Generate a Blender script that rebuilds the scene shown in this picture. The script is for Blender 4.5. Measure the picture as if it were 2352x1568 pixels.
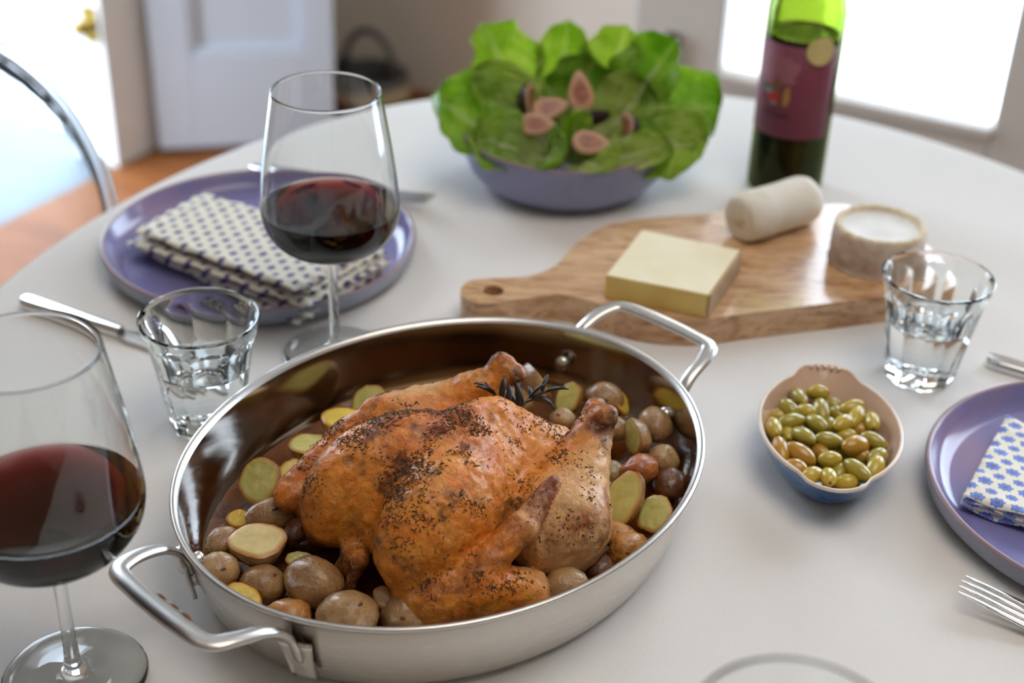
import bpy, math, random
import numpy as np
from mathutils import Vector, Matrix, noise as mnoise

# ------------------------------------------------------------------ clearing
for o in list(bpy.data.objects): bpy.data.objects.remove(o)
scene = bpy.context.scene
COL = scene.collection
T = 0.75                     # height of the table top above the floor
pi = math.pi
random.seed(7)

# ------------------------------------------------------------------ camera
PITCH, ROLL = 0.54078586, 0.03643895
cam_d = bpy.data.cameras.new('camera'); cam = bpy.data.objects.new('camera', cam_d); COL.objects.link(cam)
cam_d.sensor_width = 36.0
cam_d.lens = 36.0 * 3292.45 / 2352.0
cam_d.clip_start = 0.02; cam_d.clip_end = 60
fw = Vector((0, math.cos(PITCH), -math.sin(PITCH)))
rt0 = Vector((1, 0, 0)); up0 = rt0.cross(fw)
rt = rt0 * math.cos(ROLL) + up0 * math.sin(ROLL)
up = -rt0 * math.sin(ROLL) + up0 * math.cos(ROLL)
cam.matrix_world = Matrix(((rt.x, up.x, -fw.x, 0), (rt.y, up.y, -fw.y, 0), (rt.z, up.z, -fw.z, T + 0.58886), (0, 0, 0, 1)))
cam_d.dof.use_dof = True
cam_d.dof.focus_distance = 0.865
cam_d.dof.aperture_fstop = 4.5
scene.camera = cam

# ------------------------------------------------------------------ light
ROOM = math.radians(-27.5)   # the room stands turned to the table
UX = Vector((math.cos(ROOM), math.sin(ROOM), 0)); VX = Vector((-math.sin(ROOM), math.cos(ROOM), 0))
def room(u, v, z=0.0): return UX * u + VX * v + Vector((0, 0, z))
world = bpy.data.worlds.new('overcast_sky'); scene.world = world; world.use_nodes = True
bg = world.node_tree.nodes['Background']
bg.inputs['Color'].default_value = (0.685, 0.825, 1.0, 1)
bg.inputs['Strength'].default_value = 10.0
def area(name, loc, target, sx, sy, power, color, portal=False):
    d = bpy.data.lights.new(name, 'AREA'); d.shape = 'RECTANGLE'; d.size = sx; d.size_y = sy
    d.energy = power; d.color = color
    if portal: d.cycles.is_portal = True
    o = bpy.data.objects.new(name, d); COL.objects.link(o)
    o.location = loc
    o.rotation_euler = (Vector(target) - Vector(loc)).to_track_quat('-Z', 'Y').to_euler()
    return o
# portals sit in the real openings: terrace door, window pair
area('portal_terrace_door', room(-2.20, 1.79, 1.1), room(0, 1.79, 1.1), 0.76, 2.2, 1, (1, 1, 1), True)
area('portal_window', room(0.05, 2.12, 1.42), room(0.05, 0, 1.42), 1.75, 1.8, 1, (1, 1, 1), True)
# soft warm fill light added overhead; no ceiling lamp is in view
area('overhead_fill_light', (0.45, 0.55, 2.42), (0.35, 0.7, T), 1.0, 1.0, 11.0, (1.0, 0.92, 0.82))
scene.view_settings.view_transform = 'Standard'
scene.view_settings.look = 'None'
scene.view_settings.gamma = 1.0
scene.view_settings.use_curve_mapping = False
scene.view_settings.exposure = 0.0
scene.cycles.max_bounces = 10; scene.cycles.diffuse_bounces = 3; scene.cycles.glossy_bounces = 4; scene.cycles.transmission_bounces = 10; scene.cycles.transparent_max_bounces = 6; scene.cycles.volume_bounces = 0

# ------------------------------------------------------------------ helpers
def lin(r, g, b):
    f = lambda c: (c / 255 / 12.92) if c / 255 <= 0.04045 else ((c / 255 + 0.055) / 1.055) ** 2.4
    return (f(r), f(g), f(b), 1)

class Mat:
    def __init__(s, name):
        s.m = bpy.data.materials.new(name); s.m.use_nodes = True
        s.t = s.m.node_tree; s.b = s.t.nodes['Principled BSDF']; s.out = s.t.nodes['Material Output']
    def n(s, typ, **kw):
        nd = s.t.nodes.new('ShaderNode' + typ)
        for k, v in kw.items():
            if k.startswith('_'): setattr(nd, k[1:], v)
            else:
                key = int(k[1:]) if k[0] == 'i' and k[1:].isdigit() else k.replace('__', ' ')
                if hasattr(v, 'links') or isinstance(v, bpy.types.NodeSocket): s.t.links.new(v, nd.inputs[key])
                else: nd.inputs[key].default_value = v
        return nd
    def l(s, a, b): s.t.links.new(a, b)
    def set(s, **kw):
        for k, v in kw.items():
            k = k.replace('__', ' ')
            if isinstance(v, bpy.types.NodeSocket): s.l(v, s.b.inputs[k])
            else: s.b.inputs[k].default_value = v
        return s
    def coord(s, out='Object', scale=None):
        c = s.n('TexCoord').outputs[out]
        if scale is not None:
            mp = s.n('Mapping'); s.l(c, mp.inputs[0]); mp.inputs['Scale'].default_value = scale; c = mp.outputs[0]
        return c
    def noise(s, scale, detail=3, rough=0.5, vec=None, dist=0.0):
        nd = s.n('TexNoise', Scale=scale, Detail=detail, Roughness=rough, Distortion=dist)
        s.l(vec if vec is not None else s.coord(), nd.inputs['Vector']); return nd.outputs['Fac']
    def ramp(s, fac, stops):
        r = s.n('ValToRGB'); s.l(fac, r.inputs[0]); e = r.color_ramp.elements
        while len(e) < len(stops): e.new(0.5)
        for i, (p, c) in enumerate(stops): e[i].position = p; e[i].color = c if len(c) == 4 else (*c, 1)
        return r.outputs[0]
    def mix(s, fac, a, b, mode='MIX'):
        nd = s.n('Mix', _data_type='RGBA', _blend_type=mode)
        for sock, v in ((nd.inputs[0], fac), (nd.inputs[6], a), (nd.inputs[7], b)):
            if isinstance(v, bpy.types.NodeSocket): s.l(v, sock)
            else: sock.default_value = v
        return nd.outputs[2]
    def math(s, op, a, b=0.0, c=0.0):
        nd = s.n('Math', _operation=op)
        for i, v in enumerate((a, b, c)):
            if isinstance(v, bpy.types.NodeSocket): s.l(v, nd.inputs[i])
            else: nd.inputs[i].default_value = v
        return nd.outputs[0]
    def bump(s, h, strength=0.3, dist=0.001):
        nd = s.n('Bump', Strength=strength, Distance=dist); s.l(h, nd.inputs['Height'])
        s.l(nd.outputs[0], s.b.inputs['Normal']); return nd
    def surface(s, sh): s.l(sh, s.out.inputs['Surface'])

def simple(name, col, rough=0.5, metal=0.0, var=0.0, vscale=20, bump=0.0, bscale=60, **kw):
    m = Mat(name); m.set(Roughness=rough, Metallic=metal, **kw)
    if var:
        n = m.noise(vscale, 4)
        dark = tuple(c * (1 - var) for c in col[:3]) + (1,)
        lite = tuple(min(1, c * (1 + var)) for c in col[:3]) + (1,)
        m.set(Base__Color=m.ramp(n, [(0.3, dark), (0.7, lite)]))
    else: m.set(Base__Color=col)
    if bump: m.bump(m.noise(bscale, 4), bump)
    return m.m

def mesh_obj(name, verts, faces, mats=None, parent=None, smooth=True, fmat=None, loc=None, rot=None, uv=None):
    me = bpy.data.meshes.new(name)
    me.from_pydata([tuple(v) for v in verts], [], [tuple(f) for f in faces])
    if mats is not None:
        for m in (mats if isinstance(mats, (list, tuple)) else [mats]): me.materials.append(m)
    if fmat is not None: me.polygons.foreach_set('material_index', list(fmat))
    if smooth is True: me.polygons.foreach_set('use_smooth', [True] * len(me.polygons))
    elif smooth: me.set_sharp_from_angle(angle=math.radians(smooth)) if hasattr(me, 'set_sharp_from_angle') else None
    if uv is not None:
        l = me.uv_layers.new(name='UVMap'); vi = np.zeros(len(me.loops), dtype=np.int32); me.loops.foreach_get('vertex_index', vi)
        l.data.foreach_set('uv', np.asarray(uv, dtype=np.float32)[vi].ravel())
    me.update()
    o = bpy.data.objects.new(name, me); COL.objects.link(o)
    if parent: o.parent = parent
    if loc is not None: o.location = loc
    if rot is not None: o.rotation_euler = rot
    return o

def autosmooth(o, deg=35):
    me = o.data; me.polygons.foreach_set('use_smooth', [True] * len(me.polygons))
    if hasattr(me, 'set_sharp_from_angle'): me.set_sharp_from_angle(angle=math.radians(deg))
    return o

def tag(o, label, cat, group=None, kind=None):
    o['label'] = label; o['category'] = cat
    if group: o['group'] = group
    if kind: o['kind'] = kind
    return o

def thing(name, label, cat, loc=(0, 0, 0), rotz=0.0, group=None):
    o = bpy.data.objects.new(name, None); COL.objects.link(o)
    o.location = loc; o.rotation_euler = (0, 0, rotz); o.empty_display_size = 0.02
    return tag(o, label, cat, group)

def struct(o): o['kind'] = 'structure'; return o

def box(x0, x1, y0, y1, z0, z1):
    v = [(x, y, z) for z in (z0, z1) for y in (y0, y1) for x in (x0, x1)]
    f = [(0, 2, 3, 1), (4, 5, 7, 6), (0, 1, 5, 4), (2, 6, 7, 3), (0, 4, 6, 2), (1, 3, 7, 5)]
    return v, f

def merge(*parts):
    V, F = [], []
    for v, f in parts:
        k = len(V); V += list(v); F += [tuple(i + k for i in q) for q in f]
    return V, F

def bevel(o, w, seg=2, deg=40):
    b = o.modifiers.new('bevel', 'BEVEL'); b.width = w; b.segments = seg; b.limit_method = 'ANGLE'; b.angle_limit = math.radians(deg)
    return o

def lathe(prof, n=64, rfun=None, close=False):
    """prof: list of (r,z). r==0 -> pole."""
    V, F, rows = [], [], []
    for r, z in prof:
        if r <= 1e-9: rows.append([len(V)]); V.append((0, 0, z))
        else:
            row = []
            for i in range(n):
                a = 2 * pi * i / n; rr = rfun(r, z, a) if rfun else r
                row.append(len(V)); V.append((rr * math.cos(a), rr * math.sin(a), z))
            rows.append(row)
    pairs = list(zip(rows, rows[1:])) + ([(rows[-1], rows[0])] if close else [])
    for A, B in pairs:
        if len(A) == 1 and len(B) == 1: continue
        for i in range(n):
            j = (i + 1) % n
            if len(A) == 1: F.append((A[0], B[j], B[i]))
            elif len(B) == 1: F.append((A[i], A[j], B[0]))
            else: F.append((A[i], A[j], B[j], B[i]))
    return V, F

def catmull(pts, per=8, closed=False):
    P = [Vector(p) for p in pts]; out = []; n = len(P)
    rng = range(n if closed else n - 1)
    for i in rng:
        if closed: p0, p1, p2, p3 = P[i - 1], P[i], P[(i + 1) % n], P[(i + 2) % n]
        else: p0, p1, p2, p3 = P[max(i - 1, 0)], P[i], P[i + 1], P[min(i + 2, n - 1)]
        for k in range(per):
            t = k / per
            out.append(0.5 * ((2 * p1) + (p2 - p0) * t + (2 * p0 - 5 * p1 + 4 * p2 - p3) * t * t + (3 * p1 - p0 - 3 * p2 + p3) * t ** 3))
    if not closed: out.append(P[-1])
    return out

def tube(pts, rad, n=10, flat=None, upv=Vector((0, 0, 1)), closed=False):
    """sweep; rad(i) -> (w,h) half sizes or float. w along side, h along up."""
    P = [Vector(p) for p in pts]; m = len(P); V, F = [], []
    for i, p in enumerate(P):
        a = P[(i - 1) % m] if (closed or i > 0) else P[0]; b = P[(i + 1) % m] if (closed or i < m - 1) else P[-1]
        t = (b - a).normalized(); s = t.cross(upv)
        if s.length < 1e-4: s = t.cross(Vector((1, 0, 0)))
        s.normalize(); u = s.cross(t)
        r = rad(i / max(1, m - 1)) if callable(rad) else rad
        w, h = r if isinstance(r, tuple) else (r, r)
        for k in range(n):
            c = 2 * pi * k / n; V.append(p + s * w * math.cos(c) + u * h * math.sin(c))
    for i in range(m if closed else m - 1):
        j = (i + 1) % m
        for k in range(n): F.append((i * n + k, i * n + (k + 1) % n, j * n + (k + 1) % n, j * n + k))
    if not closed:
        F.append(tuple(range(n))[::-1]); F.append(tuple((m - 1) * n + k for k in range(n)))
    return V, F

def extrude_poly(poly, z0, z1, holes=None):
    n = len(poly); V = [(x, y, z0) for x, y in poly] + [(x, y, z1) for x, y in poly]
    F = [tuple(range(n))[::-1], tuple(range(n, 2 * n))] + [(i, (i + 1) % n, n + (i + 1) % n, n + i) for i in range(n)]
    return V, F

def fbm(p, s, seed=0.0, octs=3):
    v = 0; a = 1; q = Vector(p) * s + Vector((seed * 3.1, seed * 1.7, seed))
    for _ in range(octs): v += a * mnoise.noise(q); q = q * 2.03; a *= 0.5
    return v

# ------------------------------------------------------------------ materials of the setting
def plaster(name, col): return simple(name, col, 0.85, var=0.03, vscale=2.0, bump=0.08, bscale=150)
M_wall = plaster('warm_beige_plaster', lin(226, 212, 194))
M_ceiling = plaster('white_ceiling_paint', lin(236, 230, 220))
M_frame = simple('greige_window_paint', lin(224, 215, 204), 0.45, var=0.02)
M_whitepaint = simple('cool_white_paint', lin(204, 211, 220), 0.4, var=0.02, vscale=3)
M_jamb = simple('white_jamb_paint', lin(236, 233, 228), 0.5, var=0.02)
M_terrace = simple('pale_terrace_stone', lin(232, 234, 236), 0.8, var=0.05, vscale=3)
M_dim_slab = simple('blue_grey_dimmed_ground', lin(102, 110, 116), 0.6, var=0.12, vscale=5)  # dark tone puts the dimmer near ground into the colour

m = Mat('oak_floor'); c = m.coord('Object', (1, 9, 1)); w = m.noise(3.5, 5, 0.6, c, 0.6)
m.set(Base__Color=m.ramp(w, [(0.3, lin(116, 64, 30)), (0.7, lin(152, 94, 48))]), Roughness=0.6, Specular__IOR__Level=0.2); M_floor = m.m
m = Mat('thin_window_glass')
fr = m.n('Fresnel', IOR=1.45).outputs[0]; tr = m.n('BsdfTransparent').outputs[0]; gl = m.n('BsdfGlossy', Roughness=0.0).outputs[0]
ms = m.n('MixShader'); m.l(fr, ms.inputs[0]); m.l(tr, ms.inputs[1]); m.l(gl, ms.inputs[2]); m.surface(ms.outputs[0]); M_pane = m.m

# ------------------------------------------------------------------ the room
def rbox(name, u0, u1, v0, v1, z0, z1, mat, parent=None, bev=0.0):
    v, f = box(u0, u1, v0, v1, z0, z1)
    o = mesh_obj(name, v, f, mat, parent, smooth=False)
    if parent is None: o.rotation_euler = (0, 0, ROOM)
    if bev: bevel(o, bev)
    return o
U0, U1, V0, V1, HC = -2.14, 2.3, -2.6, 2.95, 2.5
struct(rbox('floor', U0 - 0.005, U1 + 0.1, V0 - 0.1, V1 + 0.1, -0.1, 0.0, M_floor))
struct(rbox('ceiling', U0 - 0.2, U1 + 0.1, V0 - 0.1, V1 + 0.1, HC, HC + 0.1, M_ceiling))
# left wall with the terrace door opening between v = 1.4 and v = 2.18
wl = struct(rbox('wall_left', U0 - 0.12, U0, V0, 1.4, 0, HC, M_wall))
rbox('wall_head', U0 - 0.12, U0, 1.4, 2.18, 2.2, HC, M_wall, wl)
rbox('wall_pier', U0 - 0.12, U0, 2.18, V1, 0, HC, M_jamb, wl)
struct(rbox('wall_back', U0 - 0.12, -0.77, V1, V1 + 0.1, 0, HC, M_wall))
struct(rbox('wall_return', -0.87, -0.77, 2.14, V1, 0, HC, M_wall))
wf = struct(rbox('wall_front', 0.97, U1 + 0.1, 2.06, 2.16, 0, HC, M_wall))
rbox('wall_head', -0.87, 0.97, 2.06, 2.16, 2.35, HC, M_wall, wf)
struct(rbox('wall_right', U1, U1 + 0.1, V0, 2.06, 0, HC, M_wall))
struct(rbox('wall_rear', U0, U1, V0 - 0.1, V0, 0, HC, M_wall))
# French window: two leaves, panes from 0.55 m up
def leaf(name, u0, u1, p0, p1, lock_u):
    o = struct(rbox(name, u0, p0, 2.06, 2.105, 0.02, 2.35, M_frame, bev=0.004))
    rbox('stile', p1, u1, 2.06, 2.105, 0.02, 2.35, M_frame, o, 0.004)
    rbox('bottom_rail', p0, p1, 2.06, 2.105, 0.02, 0.55, M_frame, o, 0.004)
    rbox('top_rail', p0, p1, 2.06, 2.105, 2.25, 2.35, M_frame, o, 0.004)
    rbox('glazing_bead', p0, p1, 2.052, 2.06, 0.535, 0.55, M_frame, o, 0.002)
    rbox('pane', p0, p1, 2.08, 2.085, 0.55, 2.25, M_pane, o)
    if lock_u is not None:
        k = rbox('lock_plate', lock_u - 0.012, lock_u + 0.012, 2.05, 2.06, 0.52, 0.60, simple('dull_lock_metal', lin(110, 98, 86), 0.45, 0.6), o, 0.002)
    return o
leaf('window_1', -0.875, -0.13, -0.723, -0.296, -0.803)
leaf('window_2', -0.12, 0.97, 0.03, 0.82, None)
# terrace outside
struct(rbox('terrace_ground', -9, 8, 2.2, 12, -0.14, -0.1, M_terrace))
struct(rbox('terrace_side_ground', -9, U0 - 0.12, -8, 2.2, -0.14, -0.1, M_terrace))
struct(rbox('dim_ground_slab', U0 - 1.25, U0 - 0.006, 0.2, 2.3, -0.1, -0.005, M_dim_slab, bev=0.01))  # slab added in a darker colour so the ground dims towards the opening
# white panelled door leaf standing open against the pier
ang = math.atan2(0.21747, 0.97607)
dl = thing('panelled_door_leaf', 'white panelled door leaf standing open beside the bright terrace opening', 'door', (-0.813, 2.997, 0), ang)
mesh_obj('stile', *box(0, 0.085, 0, 0.035, 0.012, 2.05), M_whitepaint, dl, False)
mesh_obj('stile', *box(0.335, 0.40, 0, 0.035, 0.012, 2.05), M_whitepaint, dl, False)
mesh_obj('bottom_rail', *box(0.085, 0.335, 0, 0.035, 0.012, 0.23), M_whitepaint, dl, False)
mesh_obj('top_rail', *box(0.085, 0.335, 0, 0.035, 1.93, 2.05), M_whitepaint, dl, False)
mesh_obj('panel', *box(0.085, 0.335, 0.016, 0.03, 0.23, 1.93), M_whitepaint, dl, False)
mo = mesh_obj('moulding', *merge(box(0.085, 0.335, 0.004, 0.016, 0.23, 0.245), box(0.085, 0.098, 0.004, 0.016, 0.245, 1.93), box(0.322, 0.335, 0.004, 0.016, 0.245, 1.93)), M_whitepaint, dl, False)
for c in dl.children: bevel(c, 0.003)
# brass fitting on the jamb
br = thing('brass_door_bolt', 'small brass bolt knob on the white door jamb', 'door bolt', room(U0 - 0.03, 2.18, 0.322), ROOM)
M_brass = simple('aged_brass', lin(150, 122, 48), 0.3, 0.95)
v, f = lathe([(0, 0), (0.016, 0), (0.016, 0.004), (0.007, 0.006), (0.006, 0.018), (0.012, 0.022), (0.017, 0.032), (0.013, 0.043), (0, 0.046)], 20)
mesh_obj('knob', [(x, -z, y) for x, y, z in v], f, M_brass, br)
mesh_obj('back_plate', *box(-0.02, 0.02, -0.003, 0, -0.04, 0.04), M_brass, br, False)
# grey basket with an arched handle by the back wall
M_bk = simple('dark_grey_wicker', lin(88, 84, 82), 0.7, var=0.25, vscale=60, bump=0.4, bscale=120)
M_bk2 = simple('straw_coloured_weave', lin(170, 150, 116), 0.8, var=0.2, vscale=60)
bk = thing('handled_basket', 'grey basket with arched handle on floor by the back wall', 'basket', room(-1.865, 2.78, 0.0), ROOM)
mesh_obj('body', *lathe([(0, 0.0), (0.085, 0.0), (0.098, 0.03), (0.094, 0.09), (0.088, 0.095), (0.088, 0.088), (0.09, 0.03), (0.08, 0.008), (0, 0.008)], 32), M_bk, bk)
mesh_obj('woven_band', *lathe([(0.0985, 0.035), (0.1005, 0.05), (0.0975, 0.07), (0.096, 0.07), (0.097, 0.035)], 32, close=True), M_bk2, bk)
mesh_obj('handle', *tube([(0.075 * math.cos(t), 0, 0.085 + 0.11 * math.sin(t)) for t in np.linspace(0, pi, 17)], 0.009, 8, upv=Vector((0, 1, 0))), M_bk, bk)
for sx in (-1, 1):
    v, f = lathe([(0, -0.02), (0.018, -0.014), (0.022, 0), (0.018, 0.014), (0, 0.02)], 14)
    mesh_obj('handle_boss', [(x + sx * 0.075, y, z + 0.1) for x, y, z in v], f, simple('black_boss', lin(46, 44, 44), 0.6), bk)

# ------------------------------------------------------------------ table and cloth
TC = Vector((0.12, 0.85, 0)); TA, TB = 0.5706, 0.7025
M_tablewood = simple('dark_table_wood', lin(110, 74, 48), 0.5, var=0.15)
tb = thing('oval_dining_table', 'oval dining table hidden under the off-white cloth', 'table', (TC.x, TC.y, 0))
n = 96
mesh_obj('tabletop', *extrude_poly([(0.985 * TA * math.cos(2 * pi * i / n), 0.985 * TB * math.sin(2 * pi * i / n)) for i in range(n)], T - 0.034, T - 0.004), M_tablewood, tb, False)
for sx in (-1, 1):
    for sy in (-1, 1):
        v, f = lathe([(0, 0), (0.022, 0), (0.03, T - 0.12), (0.03, T - 0.034), (0, T - 0.034)], 12)
        mesh_obj('leg', [(x + sx * 0.3, y + sy * 0.42, z) for x, y, z in v], f, M_tablewood, tb)
m = Mat('off_white_linen')
c = m.coord('Object')
fine = m.noise(950, 1, 0.5, c); soft = m.noise(8, 2, 0.55, c)
m.bump(m.math('ADD', m.math('MULTIPLY', fine, 0.5), m.math('MULTIPLY', soft, 2.4)), 0.38, 0.0012)
m.set(Base__Color=m.mix(m.math('MULTIPLY', fine, 0.4), lin(232, 227, 221), lin(214, 208, 201)), Roughness=0.85, Specular__IOR__Level=0.2)
M_cloth = m.m
# cloth: flat top, then a softly folded drop
V, F, rows = [(0, 0, 0)], [], []
NS = 240
rings = [(k / 14.0, 0.0) for k in range(1, 14)] + [(0.985, 0.0), (0.996, -0.0006), (1.004, -0.004), (1.008, -0.012), (1.012, -0.04), (1.02, -0.09), (1.03, -0.15), (1.04, -0.22)]
for s, dz in rings:
    row = []
    for i in range(NS):
        a = 2 * pi * i / NS
        fold = 0 if dz > -0.01 else (0.028 * math.sin(a * 17 + 1.3 * math.sin(3 * a)) + 0.012 * math.sin(a * 29)) * min(1, -dz / 0.15)
        wz = 0.0
        row.append(len(V)); V.append(((TA * s + fold) * math.cos(a), (TB * s + fold) * math.sin(a), dz + wz))
    rows.append(row)
for i in range(NS): F.append((0, rows[0][i], rows[0][(i + 1) % NS]))
for A, B in zip(rows, rows[1:]):
    for i in range(NS):
        j = (i + 1) % NS; F.append((A[i], B[i], B[j], A[j]))
cl = mesh_obj('tablecloth', V, F, M_cloth, loc=(TC.x, TC.y, T))
so = cl.modifiers.new('thickness', 'SOLIDIFY'); so.thickness = 0.0012; so.offset = -1
tag(cl, 'off-white linen cloth draped over the oval table', 'tablecloth')

# ------------------------------------------------------------------ roasting pan
def steel(name, rough, tint=(0.72, 0.70, 0.67, 1), aniso=0.0, streak=0.04):
    m = Mat(name); n = m.noise(40, 3, 0.5, m.coord('Object', (1, 1, 14)))
    m.set(Base__Color=tint, Metallic=1.0, Roughness=m.math('ADD', m.math('MULTIPLY', n, streak * 2), rough - streak))
    return m.m
M_steel = steel('brushed_steel', 0.27, (0.69, 0.65, 0.60, 1), streak=0.015)
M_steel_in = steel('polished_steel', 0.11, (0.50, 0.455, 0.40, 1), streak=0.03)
M_handle = steel('satin_cast_steel', 0.30, (0.64, 0.615, 0.58, 1))
PC = Vector((-0.0384, 0.7445, T)); PANG = math.atan2(0.747, 0.665)
pan = thing('roasting_pan', 'oval stainless steel roasting pan holding the roast chicken', 'pan', PC, PANG)
PA, PB = 0.1829, 0.1519
def oval(prof, n=128, close=False):
    V, F, rows = [], [], []
    for off, z in prof:
        if off is None: rows.append([len(V)]); V.append((0, 0, z)); continue
        row = []
        for i in range(n):
            t = 2 * pi * i / n; nx, ny = math.cos(t) / PA, math.sin(t) / PB; L = math.hypot(nx, ny)
            row.append(len(V)); V.append((PA * math.cos(t) + off * nx / L, PB * math.sin(t) + off * ny / L, z))
        rows.append(row)
    for A, B in list(zip(rows, rows[1:])) + ([(rows[-1], rows[0])] if close else []):
        for i in range(n):
            j = (i + 1) % n
            if len(A) == 1: F.append((A[0], B[j], B[i]))
            elif len(B) == 1: F.append((A[i], A[j], B[0]))
            else: F.append((A[i], A[j], B[j], B[i]))
    return V, F
outer = [(None, 0.0005), (-0.06, 0.0005), (-0.026, 0.0005), (-0.0215, 0.001), (-0.0175, 0.004), (-0.0145, 0.009), (-0.0115, 0.018), (-0.0085, 0.030), (-0.006, 0.043), (-0.0042, 0.053), (-0.0022, 0.0572)]
rim = [(-0.0022, 0.0572), (-0.0005, 0.0588), (0.0, 0.0600), (-0.0006, 0.0611), (-0.0022, 0.0614), (-0.0042, 0.0602), (-0.0055, 0.0582)]
inner = [(-0.0055, 0.0582), (-0.0064, 0.053), (-0.0078, 0.043), (-0.0098, 0.030), (-0.0128, 0.018), (-0.0165, 0.0105), (-0.022, 0.0060), (-0.03, 0.004), (-0.06, 0.004), (None, 0.004)]
mesh_obj('outer_wall', *oval(outer), M_steel, pan)
mesh_obj('rim', *oval(rim), M_handle, pan)
mesh_obj('inner_wall', *oval(inner), M_steel_in, pan)
M_scorch = simple('baked_on_grease', lin(120, 72, 20), 0.4, var=0.5, vscale=120)
for sgn in (1, -1):
    P = lambda a, b, z: Vector((sgn * a, sgn * b + (-0.006 if sgn > 0 else 0.0), z))
    path = catmull([P(0.1675, -0.051, 0.030), P(0.172, -0.050, 0.046), P(0.184, -0.0485, 0.0575), P(0.203, -0.0465, 0.0635), P(0.2165, -0.0400, 0.0655), P(0.2195, -0.020, 0.066),
                    P(0.220, 0.0, 0.066), P(0.2195, 0.020, 0.066), P(0.2165, 0.0400, 0.0655), P(0.203, 0.0465, 0.0635), P(0.184, 0.0485, 0.0575), P(0.172, 0.050, 0.046), P(0.1675, 0.051, 0.030)], 6)
    def hr(t):
        e = min(t, 1 - t)
        return (0.0038 + 0.0022 * min(1, e / 0.3), 0.0026 + 0.0002 * min(1, e / 0.3)) if e > 0.06 else (0.0062, 0.0024)
    h = mesh_obj('handle', *tube(path, hr, 14), M_handle, pan)
    for s2 in (-1, 1):
        # foot plate bent along the wall, held by a rivet; the rivet head shows inside too
        V, F = [], []
        for i in range(7):
            for j in range(9):
                b = s2 * 0.051 + (i - 3) / 3 * 0.0095; z = 0.012 + j / 8 * 0.030
                k = min(1, 1.25 - abs((i - 3) / 3) ** 2 * (0.25 + 0.5 * (1 - j / 8)))
                a = 0.1635 + 0.0002 + (z / 0.06) * 0.0135
                a *= math.sqrt(max(0.01, 1 - (b / (PB - 0.008)) ** 2)) / math.sqrt(1 - (0.051 / (PB - 0.008)) ** 2) * 0.962
                V.append(P(a + 0.0035, s2 * 0.051 + (b - s2 * 0.051) * k, z))
        for i in range(6):
            for j in range(8): F.append((i * 9 + j, i * 9 + 9 + j, i * 9 + 10 + j, i * 9 + 1 + j))
        fp = mesh_obj('foot_plate', V, F, M_handle, h)
        sm = fp.modifiers.new('thickness', 'SOLIDIFY'); sm.thickness = 0.0025; sm.offset = 0
        nrm = P(0.83, s2 * 0.30, -0.25).normalized(); q = nrm.to_track_quat('Z', 'Y').to_matrix()
        v, f = lathe([(0.0062, -0.002), (0.0062, 0.0004), (0.005, 0.0018), (0.003, 0.0026), (0, 0.0029)], 18)
        c0 = P(0.1645, s2 * 0.051, 0.024)
        mesh_obj('rivet', [q @ Vector(p) + c0 for p in v], f, M_handle, h)
        c1 = P(0.1592, s2 * 0.047, 0.037)
        mesh_obj('rivet_head', [q @ Vector((p[0] * 0.85, p[1] * 0.85, -p[2] * 1.1)) + c1 for p in v], [t[::-1] for t in f], M_handle, pan)
    if sgn == -1:
        V, F = [], []
        for k in range(3):
            c0 = P(0.2140 - 0.0012 * random.random(), -0.004 + k * 0.011, 0.0688); r0 = 0.0010 + 0.0010 * random.random()
            v, f = lathe([(0, 0.0003), (r0 * 0.7, 0.0002), (r0, -0.0006)], 8)
            V2 = [(c0.x + x * 0.9, c0.y + y * 4.0, c0.z + z * 0.6 - 0.0004) for x, y, z in v]
            V, F = merge((V, F), (V2, f))
        st = mesh_obj('scorch_marks', V, F, M_scorch, h); st['kind'] = 'stuff'
    else:
        # tiny stamped maker's marks on the far handle
        V, F = [], []
        for k in range(8):
            V, F = merge((V, F), box(0.2170 if k % 3 else 0.2162, 0.2196, 0.010 + k * 0.0021 - 0.0009, 0.010 + k * 0.0021 - 0.0002, 0.0684, 0.06895))
        mesh_obj('stamped_mark', V, F, M_steel, h, False)
# pan juices
m = Mat('roasting_juices'); n = m.noise(50, 4)
m.set(Base__Color=m.ramp(n, [(0.3, lin(58, 26, 8)), (0.7, lin(120, 66, 20))]), Roughness=0.08, Coat__Weight=0.5)
m.bump(m.noise(160, 3), 0.25, 0.002); M_juice = m.m
V, F = oval([(-0.0155, 0.0125), (-0.019, 0.0119), (-0.05, 0.0118), (None, 0.0118)])
ju = mesh_obj('cooking_juices', V, F, M_juice, loc=PC, rot=(0, 0, PANG))
tag(ju, 'glossy brown cooking juices pooled on the pan floor', 'sauce', kind='stuff')

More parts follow.
